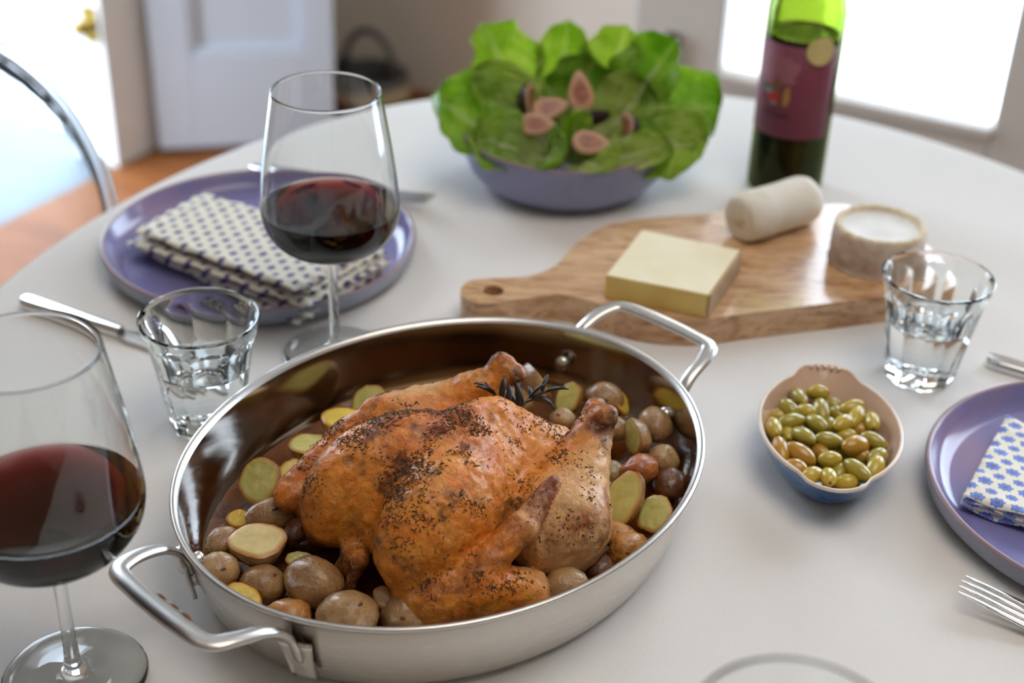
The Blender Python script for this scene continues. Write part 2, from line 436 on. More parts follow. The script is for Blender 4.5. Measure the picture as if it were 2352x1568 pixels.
# ------------------------------------------------------------------ roast chicken
CH = Vector((-0.0216, 0.7294, T + 0.005))
chick = thing('roast_chicken', 'whole roast chicken with browned herb-flecked skin in the oval pan', 'chicken', CH, PANG)
def ell(P, c, r, rot=0.0, tilt=0.0):
    x = P[..., 0] - c[0]; y = P[..., 1] - c[1]; z = P[..., 2] - c[2]
    if rot: cr, sr = math.cos(rot), math.sin(rot); x, y = cr * x + sr * y, -sr * x + cr * y
    if tilt: cr, sr = math.cos(tilt), math.sin(tilt); x, z = cr * x + sr * z, -sr * x + cr * z
    k0 = np.sqrt((x / r[0]) ** 2 + (y / r[1]) ** 2 + (z / r[2]) ** 2) + 1e-9
    k1 = np.sqrt((x / r[0] ** 2) ** 2 + (y / r[1] ** 2) ** 2 + (z / r[2] ** 2) ** 2) + 1e-9
    return k0 * (k0 - 1) / k1
def cap(P, a, b, ra, rb, squash=None):
    a = np.array(a, dtype=np.float32); b = np.array(b, dtype=np.float32); ba = b - a
    t = np.clip(((P - a) @ ba) / (ba @ ba), 0, 1)
    d = P - a - t[..., None] * ba
    return np.sqrt((d ** 2).sum(-1)) - (ra + (rb - ra) * t)
def smin(a, b, k):
    h = np.clip(0.5 + 0.5 * (b - a) / k, 0, 1); return b + (a - b) * h - k * h * (1 - h)
# local frame: x towards the tail, +y the far side, z up.  (part id, sdf, blend)
def prims(P):
    L = []
    add = lambda pid, d, k: L.append((pid, d, k))
    add(0, ell(P, (-0.012, 0, 0.041), (0.076, 0.050, 0.040)), 0.01)
    for s in (1, -1):
        add(0, ell(P, (-0.050, s * 0.026, 0.056), (0.058, 0.031, 0.041), s * -0.16, 0.06), 0.010)      # breast lobes
    add(0, ell(P, (-0.014, 0, 0.071), (0.054, 0.019, 0.030), 0, 0.06), 0.016)                           # keel
    add(0, ell(P, (0.040, -0.014, 0.042), (0.034, 0.032, 0.030)), 0.014)                                # skin round the vent
    add(0, ell(P, (0.066, 0.004, 0.030), (0.022, 0.018, 0.018)), 0.012)                                 # tail
    # near leg (y<0)
    add(1, ell(P, (0.010, -0.060, 0.036), (0.037, 0.033, 0.035), 0.25, -0.30), 0.006)
    add(1, cap(P, (0.014, -0.063, 0.044), (0.056, -0.048, 0.072), 0.0285, 0.0125), 0.010)
    add(1, cap(P, (0.052, -0.049, 0.069), (0.064, -0.046, 0.081), 0.0118, 0.0095), 0.008)
    add(1, ell(P, (0.064, -0.053, 0.086), (0.0078, 0.0075, 0.0075)), 0.004)
    add(1, ell(P, (0.069, -0.041, 0.084), (0.0078, 0.0075, 0.008)), 0.004)
    # far leg (y>0)
    add(2, ell(P, (-0.006, 0.058, 0.042), (0.038, 0.029, 0.036), -0.25, -0.2), 0.006)
    add(2, cap(P, (-0.004, 0.060, 0.052), (0.036, 0.038, 0.074), 0.0270, 0.0130), 0.010)
    add(2, cap(P, (0.036, 0.038, 0.074), (0.055, 0.027, 0.084), 0.0118, 0.0092), 0.008)
    add(2, ell(P, (0.058, 0.031, 0.089), (0.0095, 0.0085, 0.0095)), 0.004)
    add(2, ell(P, (0.060, 0.020, 0.085), (0.008, 0.008, 0.008)), 0.004)
    # near wing: thick lower joint and the tip folded up along the side
    add(3, cap(P, (-0.084, -0.046, 0.030), (-0.064, -0.063, 0.030), 0.0205, 0.0190), 0.006)
    add(3, cap(P, (-0.064, -0.066, 0.034), (-0.037, -0.080, 0.022), 0.0175, 0.0150), 0.004)
    add(3, cap(P, (-0.064, -0.066, 0.045), (-0.030, -0.069, 0.060), 0.0105, 0.0092), 0.004)
    add(3, cap(P, (-0.030, -0.069, 0.060), (0.002, -0.063, 0.074), 0.0092, 0.0036), 0.003)
    # far wing
    add(4, cap(P, (-0.080, 0.044, 0.032), (-0.072, 0.064, 0.030), 0.018, 0.016), 0.006)
    add(4, cap(P, (-0.088, 0.072, 0.040), (-0.046, 0.075, 0.057), 0.0112, 0.0100), 0.003)
    add(4, cap(P, (-0.046, 0.075, 0.057), (-0.016, 0.071, 0.073), 0.0100, 0.0060), 0.003)
    return L
H = 0.0016
gx = np.arange(-0.128, 0.100, H); gy = np.arange(-0.112, 0.112, H); gz = np.arange(-0.004, 0.114, H)
X, Y, Zg = np.meshgrid(gx, gy, gz, indexing='ij')
PG = np.stack([X, Y, Zg], -1).astype(np.float32)
D = None
for pid, d, k in prims(PG): D = d if D is None else smin(D, d, k)
# hollow of the vent and the neck opening
D = np.maximum(D, -(ell(PG, (0.068, 0.004, 0.066), (0.026, 0.024, 0.022)) ))
nk = -(ell(PG, (-0.120, 0.006, 0.034), (0.030, 0.0075, 0.040)))
D = np.where(PG[..., 0] < -0.06, -smin(-D, -nk, 0.008), D)
D = smin(D, cap(PG, (-0.094, 0.010, 0.034), (-0.1060, 0.012, 0.010), 0.0062, 0.0042), 0.007)
D = smin(D, cap(PG, (-0.096, 0.000, 0.034), (-0.1060, -0.001, 0.018), 0.0055, 0.0032), 0.006)
D = np.maximum(D, -PG[..., 2])          # rests flat on the pan floor
def surface_nets(D, gx, gy, gz):
    ins = D < 0
    nx, ny, nz = D.shape
    cs = np.zeros((nx - 1, ny - 1, nz - 1), dtype=np.int8)
    for a in (0, 1):
        for b in (0, 1):
            for c in (0, 1): cs += ins[a:nx - 1 + a, b:ny - 1 + b, c:nz - 1 + c]
    act = (cs > 0) & (cs < 8); idx = -np.ones(act.shape, dtype=np.int64)
    I = np.argwhere(act); idx[act] = np.arange(len(I))
    acc = np.zeros((len(I), 3)); cnt = np.zeros(len(I))
    cor = [(a, b, c) for a in (0, 1) for b in (0, 1) for c in (0, 1)]
    for p in range(8):
        for q in range(p + 1, 8):
            dp = np.abs(np.array(cor[p]) - np.array(cor[q]))
            if dp.sum() != 1: continue
            d0 = D[I[:, 0] + cor[p][0], I[:, 1] + cor[p][1], I[:, 2] + cor[p][2]]
            d1 = D[I[:, 0] + cor[q][0], I[:, 1] + cor[q][1], I[:, 2] + cor[q][2]]
            k = (d0 < 0) != (d1 < 0); t = np.where(k, d0 / (d0 - d1 + 1e-12), 0)
            pos = np.array(cor[p]) + t[:, None] * (np.array(cor[q]) - np.array(cor[p]))
            acc[k] += pos[k]; cnt[k] += 1
    Vv = (I + acc / cnt[:, None]) * H + np.array([gx[0], gy[0], gz[0]])
    Q = []
    for ax in range(3):
        sl0 = [slice(None)] * 3; sl1 = [slice(None)] * 3; sl0[ax] = slice(0, -1); sl1[ax] = slice(1, None)
        a = ins[tuple(sl0)]; b = ins[tuple(sl1)]; e = np.argwhere(a != b); fl = a[a != b]
        o1, o2 = [(1, 2), (2, 0), (0, 1)][ax]
        ok = (e[:, o1] > 0) & (e[:, o2] > 0) & (e[:, o1] < D.shape[o1] - 1) & (e[:, o2] < D.shape[o2] - 1); e = e[ok]; fl = fl[ok]
        def at(d1, d2):
            c = e.copy(); c[:, o1] += d1; c[:, o2] += d2; return idx[c[:, 0], c[:, 1], c[:, 2]]
        q = np.stack([at(-1, -1), at(0, -1), at(0, 0), at(-1, 0)], -1)
        q[~fl] = q[~fl][:, ::-1]; Q.append(q)
    return Vv, np.concatenate(Q)
CV, CF = surface_nets(D, gx, gy, gz)
CF = CF[(CF >= 0).all(1)]
def vnormals(V, F):
    fn = np.cross(V[F[:, 2]] - V[F[:, 0]], V[F[:, 3]] - V[F[:, 1]]); N = np.zeros_like(V)
    for k in range(4): np.add.at(N, F[:, k], fn)
    return N / (np.linalg.norm(N, axis=1, keepdims=True) + 1e-12)
def relax(V, F, it):
    for _ in range(it):
        S = np.zeros_like(V); C = np.zeros(len(V))
        for k in range(4):
            a, b = F[:, k], F[:, (k + 1) % 4]
            np.add.at(S, a, V[b]); np.add.at(S, b, V[a]); np.add.at(C, a, 1); np.add.at(C, b, 1)
        V = V * 0.5 + 0.5 * S / C[:, None]
    return V
CV = relax(CV, CF, 2)
CN = vnormals(CV, CF)
nz1 = np.array([fbm(p, 55, 1) for p in CV]); nz2 = np.array([fbm(p, 160, 4, 2) for p in CV])
wr = np.array([1 - abs(mnoise.noise(Vector((p[0] * 70, p[1] * 200, p[2] * 70)))) for p in CV])
CV = CV + CN * (0.0012 * nz1 + 0.0007 * nz2 + 0.0009 * (wr - 0.7))[:, None]
CV[:, 2] = np.maximum(CV[:, 2], 0.0)
CN = vnormals(CV, CF)
dist = np.stack([d for _, d, _ in prims(CV.astype(np.float32))], -1); pids = np.array([p for p, _, _ in prims(CV[:2].astype(np.float32))])
VP = pids[dist.argmin(1)]
# skin colour: how far each place is roasted (a property of the bird, not of the light)
def cmix(a, b, t): return a + (b - a) * t[:, None]
L3 = lambda *c: np.array(lin(*c)[:3])
bn = np.array([fbm(p, 30, 9, 4) for p in CV]); bn2 = np.array([fbm(p, 75, 21, 3) for p in CV])
golden = cmix(np.tile(L3(214, 116, 24), (len(CV), 1)), L3(232, 154, 60), np.clip(bn2 * 0.8 + 0.35, 0, 1))
pale = cmix(np.tile(L3(216, 158, 98), (len(CV), 1)), L3(236, 192, 138), np.clip(bn * 0.9 + 0.4, 0, 1))
brown = np.tile(L3(146, 58, 18), (len(CV), 1)); dark = np.tile(L3(84, 34, 14), (len(CV), 1))
x, y, z = CV.T
leg = np.clip((-(y + 0.050)) / 0.014, 0, 1) * np.clip((x + 0.045) / 0.02, 0, 1)
leg2 = np.clip((y - 0.036) / 0.02, 0, 1) * np.clip((x + 0.02) / 0.03, 0, 1)
low = np.clip((0.030 - z) / 0.02, 0, 1)
vent = np.clip((x - 0.035) / 0.015, 0, 1) * np.clip((0.085 - z) / 0.02, 0, 1)
col = cmix(golden, pale, np.clip(np.maximum.reduce([leg, leg2, low, vent]), 0, 1) * 0.9)
topb = np.exp(-(((x + 0.03) / 0.055) ** 2 + ((y - 0.005) / 0.04) ** 2)) * np.clip((z - 0.06) / 0.03, 0, 1)
ridge = np.clip(topb * 1.1 + bn * 1.1 + bn2 * 0.5 - 0.30, 0, 1)
col = cmix(col, brown, ridge * 0.92)
blotch = np.clip((bn2 + 0.55 * bn) * 2.6 - 0.85 + 0.75 * topb, 0, 1) * np.clip((z - 0.045) / 0.02, 0, 1) * (1 - 0.85 * np.maximum(leg, leg2))
col = cmix(col, dark, blotch * 0.72)
wing = (((VP == 3) & (z > 0.042)) | (VP == 4)).astype(float)
col = cmix(col, np.tile(L3(164, 92, 48), (len(CV), 1)), wing * np.clip(0.55 + bn2, 0.2, 1))
ank = np.clip((x - 0.044) / 0.010, 0, 1) * np.clip((z - 0.070) / 0.008, 0, 1)
col = cmix(col, np.tile(L3(88, 46, 30), (len(CV), 1)), ank * np.clip(0.75 + bn2, 0.3, 1))
PF = CV.astype(np.float32)
nd = np.minimum(cap(PF, (-0.094, 0.010, 0.034), (-0.1060, 0.012, 0.010), 0.0062, 0.0042), cap(PF, (-0.096, 0.000, 0.034), (-0.1060, -0.001, 0.018), 0.0055, 0.0032))
neck = np.clip(1 - nd / 0.007, 0, 1) * np.clip((0.046 - z) / 0.012, 0, 1)
col = cmix(col, np.tile(L3(78, 36, 22), (len(CV), 1)), neck * 0.9)
col = cmix(col, np.tile(L3(120, 52, 24), (len(CV), 1)), ((VP == 3) & (z > 0.05)) * np.clip((x + 0.03) / 0.02, 0, 0.85))
fine = np.array([fbm(p, 210, 51, 2) for p in CV])
col = cmix(col, brown, np.clip(fine * 1.6 - 0.35, 0, 1) * 0.45 * np.clip((z - 0.03) / 0.03, 0, 1))
col = np.clip(col * (1 + 0.10 * nz2[:, None]), 0, 1)
m = Mat('roasted_chicken_skin')
at = m.n('Attribute', _attribute_name='roast').outputs['Color']
pim = m.noise(520, 3, 0.6); wrk = m.noise(170, 5, 0.65, m.coord('Object'), 1.2)
spk = m.ramp(m.noise(330, 4, 0.65), [(0.54, (0, 0, 0)), (0.70, (0.75, 0.75, 0.75))]); pat = m.ramp(m.noise(60, 4, 0.6), [(0.40, (0.15, 0.15, 0.15)), (0.62, (1, 1, 1))])
at = m.mix(m.math('MULTIPLY', spk, pat), at, lin(112, 52, 22)); at = m.mix(m.ramp(m.noise(240, 3, 0.6, None, 0.5), [(0.35, (0.35, 0.35, 0.35)), (0.5, (0, 0, 0))]), at, lin(236, 172, 92))
m.set(Base__Color=at, Roughness=m.math('ADD', m.math('MULTIPLY', wrk, 0.35), 0.22), Coat__Weight=0.2, Coat__Roughness=0.10, Specular__IOR__Level=0.25)
m.bump(m.math('ADD', m.math('MULTIPLY', pim, 0.35), wrk), 0.8, 0.0016)
M_skin = m.m
names = {0: ('body', 'golden breast and body, browned and flecked with herbs'), 1: ('leg', 'pale plump leg on the near side'), 2: ('leg', 'far leg with its bone end raised'), 3: ('wing', 'near wing folded in a V'), 4: ('wing', 'far wing lying along the side')}
fp = np.array([np.bincount(r, minlength=5).argmax() for r in VP[CF]])
for pid, (nm, lb) in names.items():
    f = CF[fp == pid]; u, inv = np.unique(f, return_inverse=True); f = inv.reshape(f.shape)
    o = mesh_obj(nm, CV[u], f, M_skin, chick); o['label'] = lb
    ca = o.data.color_attributes.new('roast', 'FLOAT_COLOR', 'POINT')
    ca.data.foreach_set('color', np.c_[col[u], np.ones(len(u))].astype(np.float32).ravel())
    o.data.normals_split_custom_set_from_vertices([tuple(q) for q in CN[u]])
# dried herbs stuck to the skin
rng = np.random.default_rng(3)
dens = np.clip(CN[:, 2] * 1.1 - 0.1, 0, 1) * np.clip(0.25 + 2.2 * (np.array([fbm(p, 42, 33, 3) for p in CV])) + 0.5 * topb, 0.03, 1.6) ** 1.4
dens *= np.where(leg > 0.3, 0.35, 1) * np.clip((z - 0.02) / 0.03, 0.03, 1)
def flakes(name, count, seed, mat, lo, hi, wd):
    r = np.random.default_rng(seed); pick = r.choice(len(CV), count, p=dens / dens.sum()); V, F = [], []
    for k in pick:
        n = Vector(CN[k]); p = Vector(CV[k]) + n * 0.0002; t = n.orthogonal().normalized(); t.rotate(Matrix.Rotation(r.uniform(0, 2 * pi), 3, n)); s = n.cross(t)
        L = r.uniform(lo, hi); w = wd * r.uniform(0.6, 1.3); t = (t + n * r.uniform(-0.15, 0.35)).normalized(); b = s * r.uniform(-0.3, 0.3) * L
        i = len(V); V += [p - t * L, p + b + s * w, p + b + n * w * 1.1, p + b - s * w, p + t * L]
        F += [(i, i + 1, i + 2), (i, i + 2, i + 3), (i + 4, i + 2, i + 1), (i + 4, i + 3, i + 2), (i, i + 3, i + 1), (i + 4, i + 1, i + 3)]
    o = mesh_obj(name, V, F, mat, chick, False); o['kind'] = 'stuff'; return o
flakes('dark_herb_flakes', 2600, 1, simple('charred_thyme', lin(56, 40, 20), 0.7, var=0.5, vscale=200), 0.0005, 0.0016, 0.00042)
flakes('pale_herb_flakes', 1800, 2, simple('dried_thyme', lin(116, 80, 38), 0.7, var=0.5, vscale=200), 0.0005, 0.0018, 0.00045)

# rosemary sprigs in the vent
M_rose = simple('charred_rosemary', lin(30, 32, 28), 0.4, var=0.3, vscale=150)
needle_me = None
def sprig(label, pts, nn, seed):
    global needle_me
    r = random.Random(seed); base = Vector(pts[0])
    t = thing('rosemary_sprig', label, 'herb', base, 0, 'rosemary sprigs in the roast chicken')
    path = catmull([Vector(p) - base for p in pts], 6)
    mesh_obj('stem', *tube(path, lambda q: 0.0011 * (1 - 0.4 * q), 6), M_rose, t)
    if needle_me is None:
        v, f = tube([(0, 0, 0), (0.003, 0, 0.0004), (0.009, 0, 0.0006), (0.014, 0, 0), (0.0165, 0, -0.001)], lambda q: (0.0002 + 0.0013 * math.sin(pi * min(1, q * 0.9 + 0.08)), 0.0003 + 0.0005 * math.sin(pi * q)), 6)
        o = mesh_obj('leaf', v, f, M_rose, t); needle_me = o.data
        first = o
    else: first = None
    for k in range(nn):
        o = first if (k == 0 and first) else bpy.data.objects.new('leaf', needle_me)
        if o is not first: COL.objects.link(o); o.parent = t
        i = 2 + int((len(path) - 3) * k / nn); d = (path[i + 1] - path[i - 1]).normalized()
        side = d.orthogonal(); side.rotate(Matrix.Rotation(r.uniform(0, 2 * pi), 3, d)); dr = (d * 0.8 + side * 0.9).normalized()
        o.location = path[i]; o.rotation_euler = dr.to_track_quat('X', 'Z').to_euler(); s = r.uniform(0.6, 1.05); s *= 1.15; o.scale = (s, s * 1.3, s * 1.3)
sprig('dark rosemary sprig leaning over the far drumstick bone', [(0.001, 0.757, T + 0.076), (-0.007, 0.766, T + 0.084), (-0.016, 0.772, T + 0.094)], 6, 2)
sprig('charred rosemary sprig poking from the vent between the drumsticks', [(0.004, 0.768, T + 0.072), (0.014, 0.782, T + 0.078), (0.026, 0.788, T + 0.079)], 11, 5)

POT = [
    ('potato half standing cut face to camera at left of pan, by the far wing', -0.157, 0.7397, 0.034, 0.0145, 1.15, 'H', (-0.25, -0.72, 0.65), 60, 'g'),
    ('small potato half lying cut side up behind the far wing tip', -0.1318, 0.7822, 0.03, 0.014, 1.05, 'H', (0.05, 0.08, 1), 0, 'g'),
    ('bright yellow potato half tucked beside the far thigh', -0.1125, 0.8075, 0.034, 0.0154, 1.15, 'H', (0.1, 0.02, 1), 10, 'y'),
    ('pale potato half mostly hidden behind the far thigh', -0.0981, 0.8398, 0.03, 0.0122, 1.0, 'H', (-0.3, -0.5, 0.8), 0, 'g'),
    ('brown-skinned potato half lying cut side down left of the breast', -0.145, 0.7119, 0.028, 0.0177, 1.5, 'W', None, 25, 'b'),
    ('large potato half with herb-flecked cut face up, front left of pan', -0.1483, 0.6731, 0.036, 0.0162, 1.1, 'H', (0.03, -0.04, 1), 10, 't'),
    ('tan potato wedged between pan wall and the large cut half', -0.1722, 0.6849, 0.026, 0.012, 1.2, 'W', None, 60, 'b'),
    ('knobbly whole potato with a dark eye beside the near handle', -0.1691, 0.6542, 0.03, 0.0124, 1.1, 'W', None, 50, 't'),
    ('smooth round potato in front of the large cut half', -0.1423, 0.6505, 0.024, 0.0134, 1.12, 'W', None, 15, 'b'),
    ('biggest glossy whole potato at the front left of the breast', -0.1121, 0.6483, 0.03, 0.0174, 1.18, 'W', None, -30, 'b'),
    ('yellow potato slice lying against the pan rim above the near handle', -0.1511, 0.6328, 0.026, 0.0126, 1.3, 'H', (0.1, -0.35, 0.9), -35, 'y'),
    ('golden roasted potato half showing above the front rim', -0.1229, 0.6254, 0.022, 0.0131, 1.2, 'W', None, -15, 'o'),
    ('large dented potato at the front rim of the pan', -0.0878, 0.6198, 0.03, 0.0167, 1.12, 'W', None, 10, 't'),
    ('round potato at the front rim below the breast', -0.0559, 0.626, 0.028, 0.014, 1.05, 'W', None, -40, 'b'),
    ('small pale pointed potato piece behind the round front potato', -0.0685, 0.6319, 0.034, 0.0078, 1.3, 'W', None, 110, 't'),
    ('dark crescent-shaped potato wedge between large cut half and breast', -0.1266, 0.6978, 0.028, 0.0124, 1.5, 'W', None, 55, 'd'),
    ('pale squared potato end peeking over the biggest whole potato', -0.123, 0.6664, 0.03, 0.0078, 1.1, 'H', (0, 0.1, 1), 0, 'g'),
    ('yellow-green potato half behind the standing cut half', -0.1405, 0.7641, 0.022, 0.0101, 1.1, 'H', (0.2, -0.5, 0.8), 80, 'y'),
    ('sliver of yellow potato against the left wall of the pan', -0.17, 0.7193, 0.018, 0.0083, 1.4, 'H', (0.5, -0.3, 0.8), 50, 'y'),
    ('tall potato half leaning on the far wall, skin outward', 0.0182, 0.8471, 0.046, 0.0171, 1.5, 'H', (0.75, 0.35, 0.35), -50, 'b'),
    ('yellow-green potato half behind the near drumstick end', 0.0419, 0.8439, 0.036, 0.0119, 1.25, 'H', (-0.6, -0.55, 0.55), 40, 'g'),
    ('round brown potato at the far wall behind the near drumstick end', 0.0665, 0.8455, 0.036, 0.0129, 1.05, 'W', None, 0, 'b'),
    ('golden potato half beside the round one at the far wall', 0.0779, 0.8437, 0.034, 0.0095, 1.2, 'H', (0.8, -0.2, 0.5), 80, 'o'),
    ('brown potato hidden behind the rosemary', 0.0046, 0.8375, 0.036, 0.0122, 1.1, 'W', None, 20, 'b'),
    ('pale small potato showing beside the tail cavity', 0.0367, 0.8195, 0.036, 0.0084, 1.1, 'W', None, 0, 't'),
    ('grey-brown small potato right of the near drumstick end', 0.0723, 0.8096, 0.036, 0.0098, 1.1, 'W', None, 70, 'b'),
    ('upright potato half seen edge-on beside the shrivelled potato', 0.086, 0.7949, 0.04, 0.0138, 1.25, 'H', (-0.92, -0.35, 0.1), 80, 'b'),
    ('shrivelled brown potato at the right wall of the pan', 0.0998, 0.8135, 0.038, 0.0143, 1.3, 'W', None, 100, 'b'),
    ('small round olive-grey potato right of the near drumstick', 0.0689, 0.767, 0.03, 0.0083, 1.0, 'W', None, 0, 's'),
    ('orange-red shrivelled potato piece on the right side', 0.0875, 0.7638, 0.036, 0.012, 1.25, 'W', None, 30, 'r'),
    ('tan potato half behind the orange shrivelled piece', 0.1033, 0.7811, 0.032, 0.011, 1.1, 'W', None, 60, 't'),
    ('dark glossy brown potato against the right pan wall', 0.1073, 0.7622, 0.026, 0.0126, 1.2, 'W', None, 80, 'd'),
    ('lens-shaped potato half with yellow-green cut face beside the thigh', 0.0753, 0.7286, 0.038, 0.0182, 1.5, 'H', (-0.55, -0.45, 0.7), 50, 'g'),
    ('potato half with browned cut corner at the right rim', 0.0952, 0.7209, 0.032, 0.0124, 1.15, 'H', (-0.45, -0.35, 0.8), 60, 'g'),
    ('small tan potato pressed against the near thigh', 0.0637, 0.752, 0.026, 0.0079, 1.1, 'W', None, 0, 't'),
    ('wrinkled brown potato strip below the lens-shaped half', 0.0686, 0.7073, 0.026, 0.0152, 1.9, 'W', None, -25, 'o'),
    ('wrinkled golden potato half at the right front rim', 0.0763, 0.6932, 0.026, 0.0126, 1.2, 'W', None, 30, 'o'),
    ('tan potato at the front rim below the thigh', 0.0374, 0.6562, 0.026, 0.0135, 1.15, 'W', None, 25, 't'),
    ('dark red-brown potato sunk in the juices below the thigh', 0.0611, 0.6866, 0.016, 0.0123, 1.3, 'W', None, 30, 'd')]
def skin_mat(name, a, b, rough=0.32):
    m = Mat(name); n1 = m.noise(70, 5, 0.6); n2 = m.noise(600, 2, 0.6)
    sp = m.ramp(n2, [(0.62, (1, 1, 1)), (0.72, (0.45, 0.38, 0.3))])
    m.set(Base__Color=m.mix(1.0, m.ramp(n1, [(0.32, a), (0.68, b)]), sp, 'MULTIPLY'), Roughness=rough, Coat__Weight=0.3, Coat__Roughness=0.15)
    m.bump(m.math('ADD', m.noise(160, 4, 0.6, None, 0.6), m.math('MULTIPLY', n2, 0.3)), 0.75, 0.0017); return m.m
SK = {'b': skin_mat('brown_potato_skin', lin(128, 90, 52), lin(182, 140, 90)), 't': skin_mat('tan_potato_skin', lin(150, 112, 68), lin(200, 160, 110)),
      'd': skin_mat('dark_potato_skin', lin(76, 40, 20), lin(138, 82, 42)), 'o': skin_mat('golden_potato_skin', lin(158, 96, 32), lin(214, 154, 78)),
      'r': skin_mat('reddish_roasted_skin', lin(136, 64, 22), lin(206, 122, 58)), 's': skin_mat('olive_grey_potato_skin', lin(134, 116, 76), lin(166, 146, 100), 0.25),
      'g': skin_mat('roasted_half_skin', lin(128, 84, 36), lin(176, 128, 66)), 'y': skin_mat('yellow_half_skin', lin(170, 112, 30), lin(206, 160, 64))}
def flesh_mat(name, a, b, edge):
    m = Mat(name); uvn = m.n('UVMap').outputs[0]; sep = m.n('SeparateXYZ'); m.l(uvn, sep.inputs[0])
    n = m.noise(120, 4); base = m.ramp(n, [(0.3, a), (0.7, b)])
    rr = m.math('ADD', sep.outputs[0], m.math('MULTIPLY', m.math('SUBTRACT', m.noise(60, 3), 0.5), 0.22))
    m.set(Base__Color=m.mix(m.ramp(rr, [(0.78, (0, 0, 0)), (0.97, (1, 1, 1))]), base, edge), Roughness=0.38, Coat__Weight=0.2, Coat__Roughness=0.2)
    m.bump(m.noise(260, 4), 0.4, 0.0009); return m.m
FL = {'g': flesh_mat('greenish_cut_potato', lin(186, 176, 92), lin(214, 204, 128), lin(186, 128, 56)), 'y': flesh_mat('yellow_cut_potato', lin(206, 172, 54), lin(228, 196, 84), lin(196, 122, 36)),
      't': flesh_mat('pale_cut_potato', lin(204, 178, 108), lin(224, 202, 138), lin(190, 122, 60))}
FL['o'] = FL['y']; FL['b'] = FL['g']; FL['d'] = FL['g']; FL['r'] = FL['y']; FL['s'] = FL['g']
def lump(p, seed, amp, sc=1.0): return 1 + amp * fbm(p, sc, seed, 3)
def whole_potato(lbl, x, y, z, s, el, az, tone, seed):
    t = thing('roast_potato', lbl, 'potato', (x, y, T + z), math.radians(az), 'roast potatoes in the pan')
    prof = [(math.sin(a), -math.cos(a)) for a in np.linspace(0, pi, 20)]; prof[0] = (0, -1); prof[-1] = (0, 1)
    v, f = lathe(prof, 28); sh = 0.16 if tone in 'ro' else 0.09
    rz = s / el * 0.92 if el < 1.6 else s / el * 1.05
    V = []
    for a, b, c in v:
        p = Vector((c, a, b)); k = lump(p, seed, sh, 1.3) * (1 + (0.05 if tone in 'ro' else 0.0) * fbm(p, 4, seed + 5, 2))
        if tone == 'd': p.z = max(p.z, -0.2 + 0.0 * p.z)
        V.append((p.x * s * k, p.y * s / el * k, p.z * rz * k))
    lo = min(q[2] for q in V)
    if z + lo < 0.0055: t.location.z = T + 0.0055 - lo
    o = mesh_obj('skin', V, f, SK[tone], t)
    if int(seed * 10) % 4 and 'eye' not in lbl: return
    # a small eye in the skin
    r = random.Random(seed); e = Vector((r.uniform(-0.6, 0.6), r.uniform(-0.9, -0.2), 0.6)).normalized()
    c0 = Vector((e.x * s, e.y * s / el, e.z * rz)) * lump(e, seed, sh, 1.3) * 1.0; q = e.to_track_quat('Z', 'Y').to_matrix()
    v, f = lathe([(0, 0.0001), (0.0007, 0.0004), (0.0013, 0.0001), (0.0016, -0.0006)], 10)
    mesh_obj('eye', [q @ Vector((a * 1.3, b * 0.8, c)) + c0 for a, b, c in v], f, SK['d'], t)
def half_potato(lbl, x, y, z, s, el, nrm, az, tone, seed):
    zx = Vector(nrm).normalized(); xa = Vector((math.cos(math.radians(az)), math.sin(math.radians(az)), 0)); xa = (xa - zx * xa.dot(zx)).normalized(); ya = zx.cross(xa)
    R = Matrix((xa, ya, zx)).transposed()
    t = thing('roast_potato_half', lbl, 'potato', (x, y, T + z), 0, 'roast potatoes in the pan')
    sb = s / el; n = 32; rings = 10
    def out(a): return lump(Vector((math.cos(a), math.sin(a), 0.3)), seed, 0.10, 1.2)
    V, F = [], []
    for k in range(rings):
        u = k / (rings - 1) * pi / 2
        for i in range(n):
            a = 2 * pi * i / n; o = out(a); d = lump(Vector((math.cos(a) * math.cos(u), math.sin(a) * math.cos(u), -math.sin(u))), seed + 3, 0.07, 1.5)
            V.append((s * o * d * math.cos(u) * math.cos(a), sb * o * d * math.cos(u) * math.sin(a), -sb * 1.02 * d * math.sin(u) ** 0.85 if u > 0 else 0.0))
    for k in range(rings - 1):
        for i in range(n): j = (i + 1) % n; F.append((k * n + i, k * n + n + i, k * n + n + j, k * n + j))
    off = zx * (0.25 * sb)
    V = [R @ Vector(p) + off for p in V]
    C, CFc, UV = [(0, 0, 0.0005)], [], [(0, 0)]; cr = 8
    for k in range(1, cr + 1):
        q = k / cr
        for i in range(n):
            a = 2 * pi * i / n; o = out(a) * lump(Vector((math.cos(a), math.sin(a), 0)), seed + 3, 0.07, 1.5) * 0.995
            C.append((s * o * q * math.cos(a), sb * o * q * math.sin(a), 0.0006 + 0.0004 * fbm((q * math.cos(a), q * math.sin(a), 0), 3, seed) - (0.0012 if k == cr else 0))); UV.append((q, a))
    for i in range(n): CFc.append((0, 1 + i, 1 + (i + 1) % n))
    for k in range(cr - 1):
        for i in range(n): j = (i + 1) % n; CFc.append((1 + k * n + i, 1 + k * n + n + i, 1 + k * n + n + j, 1 + k * n + j))
    C = [R @ Vector(p) + off for p in C]
    lo = min(p.z for p in V)
    if z + lo < 0.0055: t.location.z = T + 0.0055 - lo
    mesh_obj('skin', V, F, SK[tone], t); mesh_obj('cut_face', C, CFc, FL[tone], t, uv=UV)
for i, (lbl, x, y, z, s, el, kind, nrm, az, tone) in enumerate(POT):
    s *= 1.07
    if kind == 'W': whole_potato(lbl, x, y, z, s, el, az, tone, i * 1.7)
    else: half_potato(lbl, x, y, z, s, el, nrm, az, tone, i * 1.7)

